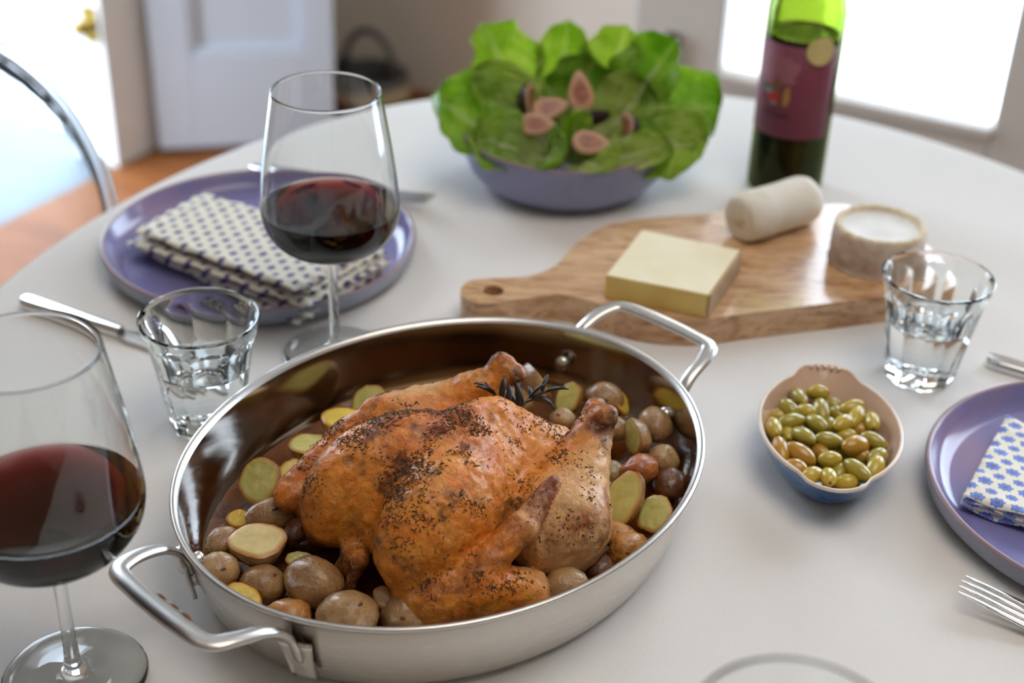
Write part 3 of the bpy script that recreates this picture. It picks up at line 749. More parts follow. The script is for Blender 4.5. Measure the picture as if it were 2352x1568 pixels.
# ------------------------------------------------------------------ plates and napkins
def glaze(name, inner=True):
    m = Mat(name); n = m.noise(9, 3, 0.5); n2 = m.noise(300, 2)
    c = m.ramp(n, [(0.30, lin(122, 124, 176)), (0.52, lin(132, 126, 170)), (0.72, lin(166, 138, 164))]) if inner else m.ramp(n, [(0.3, lin(140, 144, 160)), (0.7, lin(160, 162, 176))])
    m.set(Base__Color=c, Roughness=0.16 if inner else 0.45)
    m.bump(n2, 0.04, 0.0006); return m.m
M_glaze, M_glaze_out = glaze('violet_blue_glaze'), glaze('grey_blue_outer_glaze', False)
M_rimedge = simple('bare_brown_rim_glaze', lin(150, 122, 126), 0.35, var=0.15, vscale=30)
def plate(label, x, y):
    t = thing('dinner_plate', label, 'plate', (x, y, T), 0, 'violet-blue dinner plates')
    mesh_obj('well', *lathe([(0, 0.0055), (0.07, 0.0055), (0.115, 0.006), (0.1215, 0.0075), (0.1265, 0.0125), (0.1298, 0.0195), (0.1312, 0.0212)], 128), M_glaze, t)
    mesh_obj('rim', *lathe([(0.1312, 0.0212), (0.1325, 0.0222), (0.1342, 0.0220), (0.1350, 0.0208)], 128), M_rimedge, t)
    mesh_obj('outer_wall', *lathe([(0.1350, 0.0208), (0.1347, 0.016), (0.1325, 0.009), (0.127, 0.0035), (0.116, 0.0012), (0.108, 0.0004), (0.09, 0.0010), (0, 0.0012)], 128), M_glaze_out, t)
plate('violet-blue dinner plate under the tall wine glass, holding the thickly folded napkin', -0.2217, 1.1115)
plate('violet-blue dinner plate cut off by the right edge of the picture', 0.420, 0.785)

def print_mat(name, cw, rh, blue, blue2, ground, edge=0.0034):
    """block print: staggered rows of blue flowers with orange hearts"""
    m = Mat(name); sep = m.n('SeparateXYZ'); m.l(m.n('UVMap').outputs[0], sep.inputs[0]); u, v = sep.outputs[0], sep.outputs[1]
    row = m.math('DIVIDE', v, rh); ri = m.math('FLOOR', row); par = m.math('FLOORED_MODULO', ri, 2.0)
    cu = m.math('ADD', m.math('DIVIDE', u, cw), m.math('MULTIPLY', par, 0.5))
    fu = m.math('MULTIPLY', m.math('SUBTRACT', m.math('FRACT', cu), 0.5), cw); fv = m.math('MULTIPLY', m.math('SUBTRACT', m.math('FRACT', row), 0.5), rh)
    sc = m.math('SUBTRACT', 1.0, m.math('MULTIPLY', par, 0.18))
    r = m.math('SQRT', m.math('ADD', m.math('MULTIPLY', fu, fu), m.math('MULTIPLY', m.math('MULTIPLY', fv, fv), 1.5)))
    a = m.math('ARCTAN2', fv, fu); pet = m.math('ADD', 1.0, m.math('MULTIPLY', m.math('SINE', m.math('MULTIPLY', a, 7.0)), 0.13))
    rr = m.math('DIVIDE', r, m.math('MULTIPLY', pet, sc))
    k = m.math('SUBTRACT', m.noise(700, 2, 0.5, m.n('UVMap').outputs[0]), 0.5)
    rr = m.math('ADD', rr, m.math('MULTIPLY', k, 0.0011))
    c = m.ramp(m.math('DIVIDE', rr, 0.008), [(0.0, lin(196, 120, 60)), (0.105, lin(190, 112, 50)), (0.13, blue2), (0.25, blue), (edge / 0.008, blue), (edge / 0.008 + 0.012, blue2), (edge / 0.008 + 0.055, blue2), (edge / 0.008 + 0.075, ground)])
    c.node.color_ramp.interpolation = 'LINEAR'
    m.set(Base__Color=c, Roughness=0.85, Sheen__Weight=0.2)
    m.bump(m.noise(1500, 2, 0.5, m.n('UVMap').outputs[0]), 0.25, 0.0005); return m.m
M_print = print_mat('flower_block_print', 0.0135, 0.0098, lin(110, 142, 222), lin(58, 72, 140), lin(236, 229, 212), 0.0043)
M_print_small = print_mat('small_blue_block_print', 0.0135, 0.0105, lin(72, 84, 156), lin(40, 46, 100), lin(236, 228, 208), 0.0032)
M_hem = simple('dark_blue_hem_print', lin(44, 46, 84), 0.85, var=0.3, vscale=300)
def napkin(name, label, corners, z0, layers, mat, seed, hem=True, lift=0.0026, flare=0.006, gap=0.0006):
    """stack of folded cloth leaves; corners A,B,C,D counter-clockwise in table coordinates"""
    A = [Vector((*c, 0)) for c in corners]; ctr = sum(A, Vector()) / 4
    t = thing(name, label, 'napkin', (ctr.x, ctr.y, T + z0))
    r = random.Random(seed); nu, nv = 40, 26
    e1 = (A[1] - A[0]).normalized(); e2 = Vector((-e1.y, e1.x, 0))
    for L in range(layers):
        sh = [Vector((r.uniform(-1, 1) * flare, r.uniform(-1, 1) * flare, 0)) * (1 if L < layers - 1 else 0.2) + (A[k] - ctr).normalized() * flare * (0.7 * (layers - 1 - L) / max(1, layers - 1)) for k in range(4)]
        Q = [A[k] + sh[k] - ctr for k in range(4)]
        V, UV, F = [], [], []
        for side in (1, 0):
            for i in range(nu + 1):
                for j in range(nv + 1):
                    s, q = i / nu, j / nv
                    p = (Q[0] * (1 - s) + Q[1] * s) * (1 - q) + (Q[3] * (1 - s) + Q[2] * s) * q
                    ed = min(s, 1 - s, q, 1 - q); wav = 0.0007 * fbm(p, 45, seed + L, 2) + (0.0012 * max(0, 0.12 - ed) / 0.12) * math.sin(p.x * 330 + p.y * 260 + L * 2.1)
                    roll = -lift * 0.45 * max(0, 1 - ed / 0.035) ** 2 * (1 if side else -1)
                    V.append((p.x, p.y, L * (lift + gap) + (lift if side else 0) + wav + roll + 0.002))
                    UV.append((p.dot(e1) + 0.2 + L * 0.003, p.dot(e2) + 0.2 + L * 0.0047))
        B = (nu + 1) * (nv + 1); ix = lambda i, j, s: s * B + i * (nv + 1) + j
        for i in range(nu):
            for j in range(nv):
                F.append((ix(i, j, 0), ix(i + 1, j, 0), ix(i + 1, j + 1, 0), ix(i, j + 1, 0))); F.append((ix(i, j, 1), ix(i, j + 1, 1), ix(i + 1, j + 1, 1), ix(i + 1, j, 1)))
        for i in range(nu):
            F.append((ix(i, 0, 0), ix(i, 0, 1), ix(i + 1, 0, 1), ix(i + 1, 0, 0))); F.append((ix(i, nv, 0), ix(i + 1, nv, 0), ix(i + 1, nv, 1), ix(i, nv, 1)))
        for j in range(nv):
            F.append((ix(0, j, 0), ix(0, j + 1, 0), ix(0, j + 1, 1), ix(0, j, 1))); F.append((ix(nu, j, 0), ix(nu, j, 1), ix(nu, j + 1, 1), ix(nu, j + 1, 0)))
        mesh_obj('folded_leaf', V, F, mat, t, True, uv=UV)
napkin('folded_napkin', 'cream napkin with small blue print, folded thick on the far left plate', [(-0.170, 0.990), (-0.112, 1.080), (-0.281, 1.165), (-0.326, 1.088)], 0.0058, 6, M_print_small, 4, True, 0.0036, 0.009, 0.0010)
napkin('folded_napkin', 'cream napkin with blue flowers and orange hearts on the right plate', [(0.304, 0.772), (0.388, 0.7235), (0.446, 0.822), (0.3605, 0.871)], 0.0058, 4, M_print, 9, False, 0.0026, 0.0012, 0.0003)

# ------------------------------------------------------------------ glassware
def glass_mat(name, color=(1, 1, 1, 1), ior=1.47, rough=0.0):
    m = Mat(name); m.t.nodes.remove(m.b)
    g = m.n('BsdfGlass', Color=color, IOR=ior, Roughness=rough); m.surface(g.outputs[0]); return m.m
M_glass = glass_mat('clear_crystal', (0.985, 0.99, 0.985, 1))
M_tumbler = glass_mat('pressed_glass', (0.97, 0.985, 0.98, 1), 1.5)
def liquid(name, ior, gior, absorb=None, density=0.0):
    """liquid standing in glass: its sides border glass, its level top borders air"""
    m = Mat(name); m.t.nodes.remove(m.b)
    sp = m.n('SeparateXYZ'); m.l(m.n('NewGeometry').outputs['True Normal'], sp.inputs[0])
    top = m.math('GREATER_THAN', m.math('ABSOLUTE', sp.outputs[2]), 0.25)
    low = m.n('SeparateXYZ'); m.l(m.coord('Generated'), low.inputs[0]); top = m.math('MULTIPLY', top, m.math('GREATER_THAN', low.outputs[2], 0.97))
    i = m.math('ADD', ior / gior, m.math('MULTIPLY', top, ior - ior / gior))
    g = m.n('BsdfGlass', Color=(1, 1, 1, 1), Roughness=0.0); m.l(i, g.inputs['IOR']); m.surface(g.outputs[0])
    if absorb: va = m.n('VolumeAbsorption', Color=absorb, Density=density); m.l(va.outputs[0], m.out.inputs['Volume'])
    return m.m
M_water = liquid('water', 1.33, 1.5)
M_wine = liquid('red_wine', 1.34, 1.47, (0.62, 0.03, 0.05, 1), 230.0)
M_wine_bottle = liquid('red_wine_in_bottle', 1.34, 1.5, (0.35, 0.02, 0.03, 1), 420.0)
def prof_smooth(pts, per=6): return [(max(0, p.x), p.y) for p in catmull([Vector((r, z, 0)) for r, z in pts], per)]
def wine_glass(label, x, y, wine=True):
    t = thing('wine_glass', label, 'wine glass', (x, y, T + 0.0004), 0, 'stemmed wine glasses')
    BO = prof_smooth([(0.0042, 0.0835), (0.0085, 0.0860), (0.022, 0.0905), (0.038, 0.0985), (0.0475, 0.1100), (0.0512, 0.1245), (0.0502, 0.142), (0.0470, 0.167), (0.0428, 0.193), (0.0390, 0.2165)], 7)
    BI = prof_smooth([(0.0379, 0.2165), (0.0417, 0.193), (0.0459, 0.167), (0.0491, 0.142), (0.0500, 0.1250), (0.0462, 0.1112), (0.0368, 0.1003), (0.021, 0.0928), (0.008, 0.0892), (0.0, 0.0886)], 7)
    foot_top = prof_smooth([(0.0400, 0.0008), (0.0398, 0.0016), (0.030, 0.0022), (0.018, 0.0034), (0.009, 0.0062), (0.0052, 0.012), (0.0040, 0.025), (0.0036, 0.050), (0.0038, 0.070), (0.0042, 0.0835)], 6)
    mesh_obj('foot_and_stem', *lathe([(0, 0.0002), (0.030, 0.0002), (0.0396, 0.0003)] + foot_top + [(0.0, 0.0838)], 64), M_glass, t)
    rimp = [(0.03885, 0.2169), (0.03845, 0.21705), (0.03805, 0.2169)]
    lv = 0.1275
    up_ = [q for q in BI if q[1] > lv + 0.0004]; dn = [q for q in BI if q[1] < lv - 0.0004]; rl = 0.04998
    mesh_obj('bowl', *lathe([(0.0, 0.08385)] + BO + rimp + (up_ + [(rl, lv)] if wine else BI), 96), M_glass, t)
    if wine:
        w = dn[::-1]; w[0] = (0, w[0][1])
        mesh_obj('wine', *lathe(w + [(rl, lv), (rl - 0.0003, lv - 0.0003), (rl - 0.0009, lv - 0.0004), (0.02, lv - 0.0004), (0, lv - 0.0004)], 96), M_wine, t)
    return t
wine_glass('half-filled red wine glass standing in front of the far left plate', -0.1372, 0.9525)
wine_glass('blurred red wine glass nearest the camera, cut by the left edge', -0.2400, 0.5935)
wine_glass('clear empty-looking glass whose rim just shows at the bottom edge', 0.1055, 0.360, wine=False)

def tumbler(label, x, y, lv, rot):
    t = thing('faceted_tumbler', label, 'tumbler', (x, y, T + 0.0004), rot, 'faceted water tumblers')
    N = 9
    def rc(z): return 0.0268 + 0.0150 * (max(0, z) / 0.0886) ** 1.25
    def rf(r, z, a):
        if z > 0.0884 or z < 0.0012 or r < 0.02: return r
        d = 0.0249 + 0.0128 * (z / 0.0886)       # flat facets cut into the flared body
        if z > 0.064: d += (z - 0.064) ** 2 * 14
        ph = ((a + pi / N) % (2 * pi / N)) - pi / N
        return min(r, d / math.cos(ph))
    out = [(rc(z), z) for z in np.linspace(0.0012, 0.087, 44)]
    inn = [(rc(z) - 0.0030 - 0.0010 * (1 - z / 0.0886), z) for z in np.linspace(0.086, 0.016, 24)]
    rin = lambda z: rc(z) - 0.0030 - 0.0010 * (1 - z / 0.0886)
    prof = [(0, 0.0014), (0.020, 0.0010), (0.0245, 0.0002)] + out + [(0.04175, 0.0880), (0.0410, 0.0887), (0.0398, 0.0883)] + [q for q in inn if q[1] > lv + 0.001] + [(rin(lv), lv)]
    b = mesh_obj('glass_body', *lathe(prof, 144, rf), M_tumbler, t); autosmooth(b, 14)
    wv = [(0, 0.0118), (0.021, 0.0128)] + [(rin(z), z) for z in np.linspace(0.016, lv, 16)] + [(rin(lv) - 0.0006, lv - 0.0008), (rin(lv) - 0.002, lv - 0.0011), (0.02, lv - 0.0011), (0, lv - 0.0011)]
    mesh_obj('water', *lathe(wv, 144), M_water, t)
tumbler('faceted water tumbler at the left, between plate and roasting pan', -0.2163, 0.8513, 0.051, 0.2)
tumbler('faceted water tumbler at the right, beside the cheese board', 0.3175, 0.9513, 0.050, 0.05)

# ------------------------------------------------------------------ wine bottle
M_bottle = glass_mat('green_bottle_glass', (0.64, 0.73, 0.36, 1), 1.5)
bt = thing('wine_bottle', 'green glass bottle of red wine with burgundy label and gold seal', 'bottle', (0.262, 1.297, T + 0.0004), math.radians(-100))
BR = 0.0365
bo = prof_smooth([(BR - 0.003, 0.0006), (BR - 0.0005, 0.004), (BR, 0.012), (BR, 0.06), (BR, 0.12), (BR, 0.172), (BR - 0.0015, 0.186), (0.0285, 0.204), (0.0185, 0.220), (0.0148, 0.234), (0.0142, 0.262), (0.0142, 0.286)], 6)
bi = prof_smooth([(0.0100, 0.298), (0.0105, 0.262), (0.0112, 0.234), (0.0150, 0.220), (0.0250, 0.202), (BR - 0.0045, 0.185), (BR - 0.003, 0.170), (BR - 0.003, 0.12), (BR - 0.003, 0.06), (BR - 0.0032, 0.014), (BR - 0.008, 0.0075), (0.012, 0.016), (0.0, 0.022)], 6)
lv = 0.158
mesh_obj('glass_body', *lathe([(0, 0.018), (0.010, 0.013), (0.024, 0.002), (BR - 0.006, 0.0)] + bo + [(0.0155, 0.287), (0.0155, 0.297), (0.0140, 0.2985)] + [q for q in bi if q[1] > lv + 0.001] + [(BR - 0.003, lv)], 96), M_bottle, bt)
w = [q for q in bi if q[1] < lv - 0.001][::-1]; w[0] = (0, w[0][1])
mesh_obj('wine', *lathe(w + [(BR - 0.003, lv), (BR - 0.004, lv - 0.001), (0.02, lv - 0.001), (0, lv - 0.001)], 96), M_wine_bottle, bt)
def curved(name, poly_uv, mat, parent, off, zc, nsub=1):
    """flat print wrapped on the bottle: poly in (arc metres, height)"""
    V = [((BR + off) * math.cos(u / BR), (BR + off) * math.sin(u / BR), v + zc) for u, v in poly_uv]
    return mesh_obj(name, V, [tuple(range(len(V)))], mat, parent, True)
def patch(name, u0, u1, z0, z1, mat, parent, off, n=28):
    V, F = [], []
    for o in (off, off - 0.00025):
        for i in range(n + 1):
            for z in (z0, z1): a = (u0 + (u1 - u0) * i / n) / BR; V.append(((BR + o) * math.cos(a), (BR + o) * math.sin(a), z))
    K = 2 * (n + 1)
    for i in range(n): F += [(2 * i, 2 * i + 2, 2 * i + 3, 2 * i + 1), (K + 2 * i, K + 2 * i + 1, K + 2 * i + 3, K + 2 * i + 2), (2 * i, K + 2 * i, K + 2 * i + 2, 2 * i + 2), (2 * i + 1, 2 * i + 3, K + 2 * i + 3, K + 2 * i + 1)]
    F += [(0, 1, K + 1, K), (2 * n, K + 2 * n, K + 2 * n + 1, 2 * n + 1)]
    return mesh_obj(name, V, F, mat, parent, True)
def blob(name, uc, zc, ru, rz, mat, parent, off, seed=0, wob=0.2, n=26):
    V, F = [((BR + off) * math.cos(uc / BR), (BR + off) * math.sin(uc / BR), zc)], []
    for k in (1, 2, 3):
        for i in range(n):
            a = 2 * pi * i / n; q = k / 3 * (1 + wob * fbm((math.cos(a), math.sin(a), 0), 1.6, seed, 3)); u = uc + ru * q * math.cos(a); V.append(((BR + off) * math.cos(u / BR), (BR + off) * math.sin(u / BR), zc + rz * q * math.sin(a)))
    for i in range(n): F.append((0, 1 + i, 1 + (i + 1) % n))
    for k in range(2):
        for i in range(n): j = (i + 1) % n; F.append((1 + k * n + i, 1 + k * n + n + i, 1 + k * n + n + j, 1 + k * n + j))
    return mesh_obj(name, V, F, mat, parent, True)
lab = patch('paper_label', -0.060, 0.036, 0.064, 0.1535, simple('burgundy_label_paper', lin(118, 46, 66), 0.6, var=0.05), bt, 0.0004)
pm = lambda nm, c: simple(nm, c, 0.6)
blob('printed_tree_crown', -0.022, 0.1285, 0.0195, 0.0165, pm('dusty_pink_ink', lin(158, 96, 110)), lab, 0.0007, 3, 0.35)
blob('printed_tree_trunk', -0.020, 0.1135, 0.0045, 0.009, pm('brown_ink', lin(128, 84, 62)), lab, 0.0009, 5)
blob('printed_leaves', -0.031, 0.1095, 0.008, 0.0045, pm('dark_green_ink', lin(80, 74, 56)), lab, 0.0009, 8, 0.5)
blob('printed_red_fruit', -0.0225, 0.1025, 0.0068, 0.0042, pm('red_ink', lin(196, 50, 40)), lab, 0.0011, 9, 0.4)
blob('printed_grey_bird', -0.027, 0.1075, 0.0050, 0.0030, pm('grey_ink', lin(140, 132, 132)), lab, 0.0010, 12, 0.4)
blob('printed_grey_stone', -0.0215, 0.0970, 0.0045, 0.0022, pm('pale_grey_ink', lin(150, 124, 130)), lab, 0.0012, 13, 0.3)
blob('printed_ochre_figure', -0.0095, 0.1055, 0.0036, 0.0095, pm('ochre_ink', lin(168, 124, 62)), lab, 0.0010, 14, 0.3)
ink = pm('dark_wine_ink', lin(74, 26, 38))
rr_ = random.Random(5)
for k in range(9): patch('printed_letter', -0.034 + k * 0.0034, -0.034 + k * 0.0034 + rr_.uniform(0.0018, 0.0026), 0.0835, 0.0835 + rr_.uniform(0.0035, 0.0045), ink, lab, 0.0007, 2)
blob('gold_seal', 0.0165, 0.1510, 0.0135, 0.0135, simple('pale_gold_foil', lin(206, 186, 124), 0.4, 0.35, var=0.08), bt, 0.0014, 0, 0.0, 32)

# ------------------------------------------------------------------ cutting board and cheeses
m = Mat('olive_wood')
c = m.n('Mapping'); m.l(m.coord('Object'), c.inputs[0]); c.inputs['Rotation'].default_value = (0, 0, math.radians(-8)); c.inputs['Scale'].default_value = (5, 22, 22)
w1 = m.noise(2.2, 5, 0.6, c.outputs[0], 1.6); c2 = m.n('Mapping'); m.l(m.coord('Object'), c2.inputs[0]); c2.inputs['Rotation'].default_value = (0, 0, math.radians(20)); c2.inputs['Scale'].default_value = (9, 60, 60)
w2 = m.noise(1.6, 4, 0.6, c2.outputs[0], 2.5)
m.set(Base__Color=m.mix(m.ramp(w2, [(0.48, (0, 0, 0)), (0.68, (0.85, 0.85, 0.85))]), m.ramp(w1, [(0.30, lin(170, 118, 72)), (0.48, lin(206, 162, 118)), (0.70, lin(222, 182, 140))]), lin(136, 84, 42)), Roughness=m.math('ADD', m.math('MULTIPLY', w1, 0.3), 0.15), Coat__Weight=0.55, Coat__Roughness=0.05)
m.bump(m.math('ADD', w2, m.math('MULTIPLY', m.noise(30, 3), 0.8)), 0.16, 0.0012); M_olivewood = m.m
outl = catmull([(x, y, 0) for x, y in [(-0.0435, 1.0175), (-0.038, 1.003), (-0.0225, 0.9965), (0.0115, 1.0085), (0.036, 1.0155), (0.062, 1.007), (0.100, 0.988), (0.1445, 0.9835), (0.200, 1.0005), (0.300, 1.0310), (0.352, 1.050), (0.3675, 1.070), (0.366, 1.112), (0.345, 1.170), (0.320, 1.198), (0.286, 1.206), (0.187, 1.1815), (0.113, 1.1610), (0.078, 1.1430), (0.052, 1.1080), (0.034, 1.066), (0.010, 1.0450), (-0.020, 1.0395), (-0.037, 1.0335)]], 6, True)
hc = Vector((-0.0165, 1.0185, 0)); nh = 24
def board_mesh(z0, z1):
    P = [Vector((p.x, p.y, 0)) for p in outl]; n = len(P)
    hole = [hc + Vector((0.0085 * math.cos(2 * pi * i / nh), 0.0085 * math.sin(2 * pi * i / nh), 0)) for i in range(nh)]
    import bmesh
    bm = bmesh.new()
    ov = [bm.verts.new((p.x, p.y, z1)) for p in P]; hv = [bm.verts.new((p.x, p.y, z1)) for p in hole]
    e = [bm.edges.new((ov[i], ov[(i + 1) % n])) for i in range(n)] + [bm.edges.new((hv[i], hv[(i + 1) % nh])) for i in range(nh)]
    bmesh.ops.triangle_fill(bm, edges=e, use_beauty=True)
    r = bmesh.ops.extrude_face_region(bm, geom=bm.faces[:])
    for v in r['geom']:
        if isinstance(v, bmesh.types.BMVert): v.co.z = z0
    bmesh.ops.recalc_face_normals(bm, faces=bm.faces)
    me = bpy.data.meshes.new('board'); bm.to_mesh(me); bm.free(); return me
me = board_mesh(0.0, 0.0245); me.materials.append(M_olivewood)
bd = bpy.data.objects.new('cutting_board', me); COL.objects.link(bd); bd.location = (0, 0, T + 0.0003); bevel(bd, 0.003, 3, 50); autosmooth(bd, 40)
tag(bd, 'olive wood cutting board with handle hole, carrying three cheeses', 'cutting board')
ZB = T + 0.0248
def cheese_mat(name, a, b, sc=60, rough=0.5, bump=0.3, bs=120):
    m = Mat(name); m.set(Base__Color=m.ramp(m.noise(sc, 4), [(0.3, a), (0.7, b)]), Roughness=rough); m.bump(m.noise(bs, 4), bump, 0.0009); return m.m
M_hard = cheese_mat('pale_yellow_cheese', lin(234, 218, 176), lin(242, 230, 198), 30, 0.45, 0.1)
M_hardside = cheese_mat('yellow_cheese_side', lin(212, 176, 88), lin(226, 192, 108), 40, 0.45, 0.15)
M_rind = cheese_mat('brown_cheese_rind', lin(172, 140, 104), lin(196, 164, 128), 80, 0.75, 0.5)
ck = thing('hard_cheese_slab', 'pale yellow hard cheese slab with brown rind on the board', 'cheese', (0, 0, ZB))
q = [(0.0730, 1.0120), (0.1525, 0.9855), (0.1870, 1.0650), (0.1070, 1.0960)]; hh = 0.0215
cq = Vector((sum(p[0] for p in q) / 4, sum(p[1] for p in q) / 4, 0)); ck.location = (cq.x, cq.y, ZB)
QL = [Vector((p[0], p[1], 0)) - cq for p in q]
V = [tuple(p) for p in QL] + [(p.x, p.y, hh) for p in QL]
o = mesh_obj('paste', V, [(3, 2, 1, 0), (4, 5, 6, 7), (0, 1, 5, 4), (1, 2, 6, 5), (2, 3, 7, 6), (3, 0, 4, 7)], [M_hard, M_hardside], ck, False, fmat=[1, 0, 1, 1, 1, 1]); bevel(o, 0.0012, 3)
d1 = (QL[1] - QL[2]).normalized(); nr = Vector((-d1.y, d1.x, 0)); nr = nr if nr.dot(QL[1]) > 0 else -nr
rp = [QL[1] + nr * 0.0003, QL[2] + nr * 0.0003, QL[2] + nr * 0.0022, QL[1] + nr * 0.0022]
V = [(p.x, p.y, 0) for p in rp] + [(p.x, p.y, hh - 0.0002) for p in rp]
bevel(mesh_obj('rind', V, [(3, 2, 1, 0), (4, 5, 6, 7), (0, 1, 5, 4), (1, 2, 6, 5), (2, 3, 7, 6), (3, 0, 4, 7)], M_rind, ck, False), 0.0008, 2)
# goat cheese log
gl_ = thing('goat_cheese_log', 'white goat cheese log lying at the back of the board', 'cheese', (0.227, 1.149, ZB), math.radians(35))
M_goat = cheese_mat('white_goat_cheese', lin(226, 216, 196), lin(240, 233, 218), 50, 0.65, 0.35)
rg = 0.0220
pr = prof_smooth([(0, -0.042), (0.011, -0.0422), (0.0185, -0.0412), (0.0212, -0.037), (rg, -0.028), (rg, 0), (rg, 0.028), (0.0212, 0.037), (0.0185, 0.0412), (0.011, 0.0422), (0, 0.042)], 4)
pr[0] = (0, pr[0][1]); pr[-1] = (0, pr[-1][1])
v, f = lathe(pr, 40)
def goatp(x, y, z):
    p = Vector((z, x, y)); k = 1 + 0.035 * fbm(p, 40, 3, 3); return (p.x * (1 + 0.02 * fbm(p, 60, 8)), p.y * k, max(-rg * 0.94, p.z * k) + rg * 0.94)
mesh_obj('log', [goatp(*p) for p in v], f, M_goat, gl_)
v, f = lathe([(0.0, 0.0016), (0.006, 0.0012), (0.010, -0.0003), (0.012, -0.002)], 20)
mesh_obj('end_pleat', [(-0.0422 - c * 0.8, a * 0.9, b * 0.8 + rg * 0.95) for a, b, c in v], f, cheese_mat('creased_goat_cheese', lin(206, 190, 150), lin(228, 218, 192), 120, 0.7, 0.8), gl_)
# bloomy rind cheese
bc = thing('soft_round_cheese', 'small round soft cheese with white sunken top at the board end', 'cheese', (0.3085, 1.0975, ZB), 0)
M_bloom = cheese_mat('white_bloomy_rind', lin(226, 222, 214), lin(244, 241, 236), 40, 0.8, 0.4)
M_crust = cheese_mat('pinkish_brown_rind', lin(186, 158, 134), lin(222, 206, 188), 90, 0.8, 0.9)
M_rimc = cheese_mat('beige_crumbly_edge', lin(212, 190, 154), lin(234, 220, 192), 160, 0.85, 1.0, 300)
def wob(r, z, a): return r * (1 + 0.012 * fbm((math.cos(a), math.sin(a), z * 60), 4, 6, 3))
mesh_obj('side_rind', *lathe(prof_smooth([(0.0, 0.0), (0.0365, 0.0), (0.0388, 0.003), (0.0395, 0.014), (0.0392, 0.026), (0.0380, 0.0305)], 4), 72, wob), M_crust, bc)
def wob2(r, z, a): return r * (1 + 0.02 * fbm((math.cos(a) * 2, math.sin(a) * 2, r * 300), 5, 2, 3))
V, F = lathe([(0.0380, 0.0303), (0.0384, 0.0335), (0.0368, 0.0352), (0.0342, 0.0350), (0.0325, 0.0325), (0.0318, 0.0305)], 90, wob2)
V = [(x, y, z + 0.0012 * fbm((x, y, 0), 260, 4, 2) * (1 if z > 0.032 else 0)) for x, y, z in V]
mesh_obj('raised_edge', V, F, M_rimc, bc)
mesh_obj('sunken_top', *lathe([(0.0325, 0.0312), (0.028, 0.0302), (0.012, 0.0306), (0, 0.0308)], 60, None), M_bloom, bc)

# ------------------------------------------------------------------ salad bowl, lettuce and figs
SB = Vector((0.045, 1.290, T))
sb = thing('salad_bowl', 'shallow grey-blue bowl filled with lettuce and figs', 'bowl', SB)
M_bowl_out = simple('grey_blue_bowl_glaze', lin(142, 144, 176), 0.4, var=0.06, vscale=30)
mesh_obj('outer_wall', *lathe([(0, 0.0012), (0.058, 0.0010), (0.066, 0.0004), (0.072, 0.0015), (0.083, 0.0085), (0.0925, 0.019), (0.0985, 0.033), (0.1012, 0.047), (0.1020, 0.0545)], 96), M_bowl_out, sb)
mesh_obj('rim', *lathe([(0.1020, 0.0545), (0.1017, 0.0556), (0.1002, 0.0560), (0.0988, 0.0552)], 96), M_rimedge, sb)
mesh_obj('inner_wall', *lathe([(0.0988, 0.0552), (0.0978, 0.047), (0.0950, 0.033), (0.0888, 0.0205), (0.0800, 0.0115), (0.070, 0.0060), (0.050, 0.0048), (0, 0.0045)], 96), M_glaze, sb)
def leaf_mat(name, a, b, rib):
    m = Mat(name); sep = m.n('SeparateXYZ'); m.l(m.n('UVMap').outputs[0], sep.inputs[0])
    vein = m.n('TexWave', _wave_type='BANDS', _bands_direction='DIAGONAL', Scale=3.0, Distortion=6.0, Detail=3.0); m.l(m.n('UVMap').outputs[0], vein.inputs[0])
    base = m.ramp(m.noise(28, 5, 0.65), [(0.36, a), (0.62, b)])
    av = m.math('ABSOLUTE', sep.outputs[1]); rb = m.ramp(m.math('ADD', av, m.math('MULTIPLY', sep.outputs[0], 0.12)), [(0.05, (1, 1, 1)), (0.20, (0, 0, 0))])
    pal = m.ramp(sep.outputs[0], [(0.10, (1, 1, 1)), (0.55, (0, 0, 0))])
    fac = m.math('MAXIMUM', m.math('MULTIPLY', rb, 0.75), m.math('MULTIPLY', pal, 0.8))
    c = m.mix(fac, base, rib); m.set(Base__Color=c, Roughness=0.26)
    m.bump(m.math('ADD', m.noise(90, 4, 0.6), m.math('MULTIPLY', vein.outputs['Fac'], 0.4)), 0.8, 0.004)
    tl = m.n('BsdfTranslucent'); m.l(c, tl.inputs[0]); ms = m.n('MixShader'); ms.inputs[0].default_value = 0.55
    m.l(m.b.outputs[0], ms.inputs[1]); m.l(tl.outputs[0], ms.inputs[2]); m.surface(ms.outputs[0]); return m.m
M_leaf = [leaf_mat('bright_lettuce_green', lin(166, 200, 60), lin(204, 224, 108), lin(226, 230, 172)), leaf_mat('deep_lettuce_green', lin(138, 182, 48), lin(184, 212, 88), lin(220, 226, 158)), leaf_mat('yellow_lettuce_green', lin(182, 208, 78), lin(212, 226, 124), lin(232, 234, 184))]
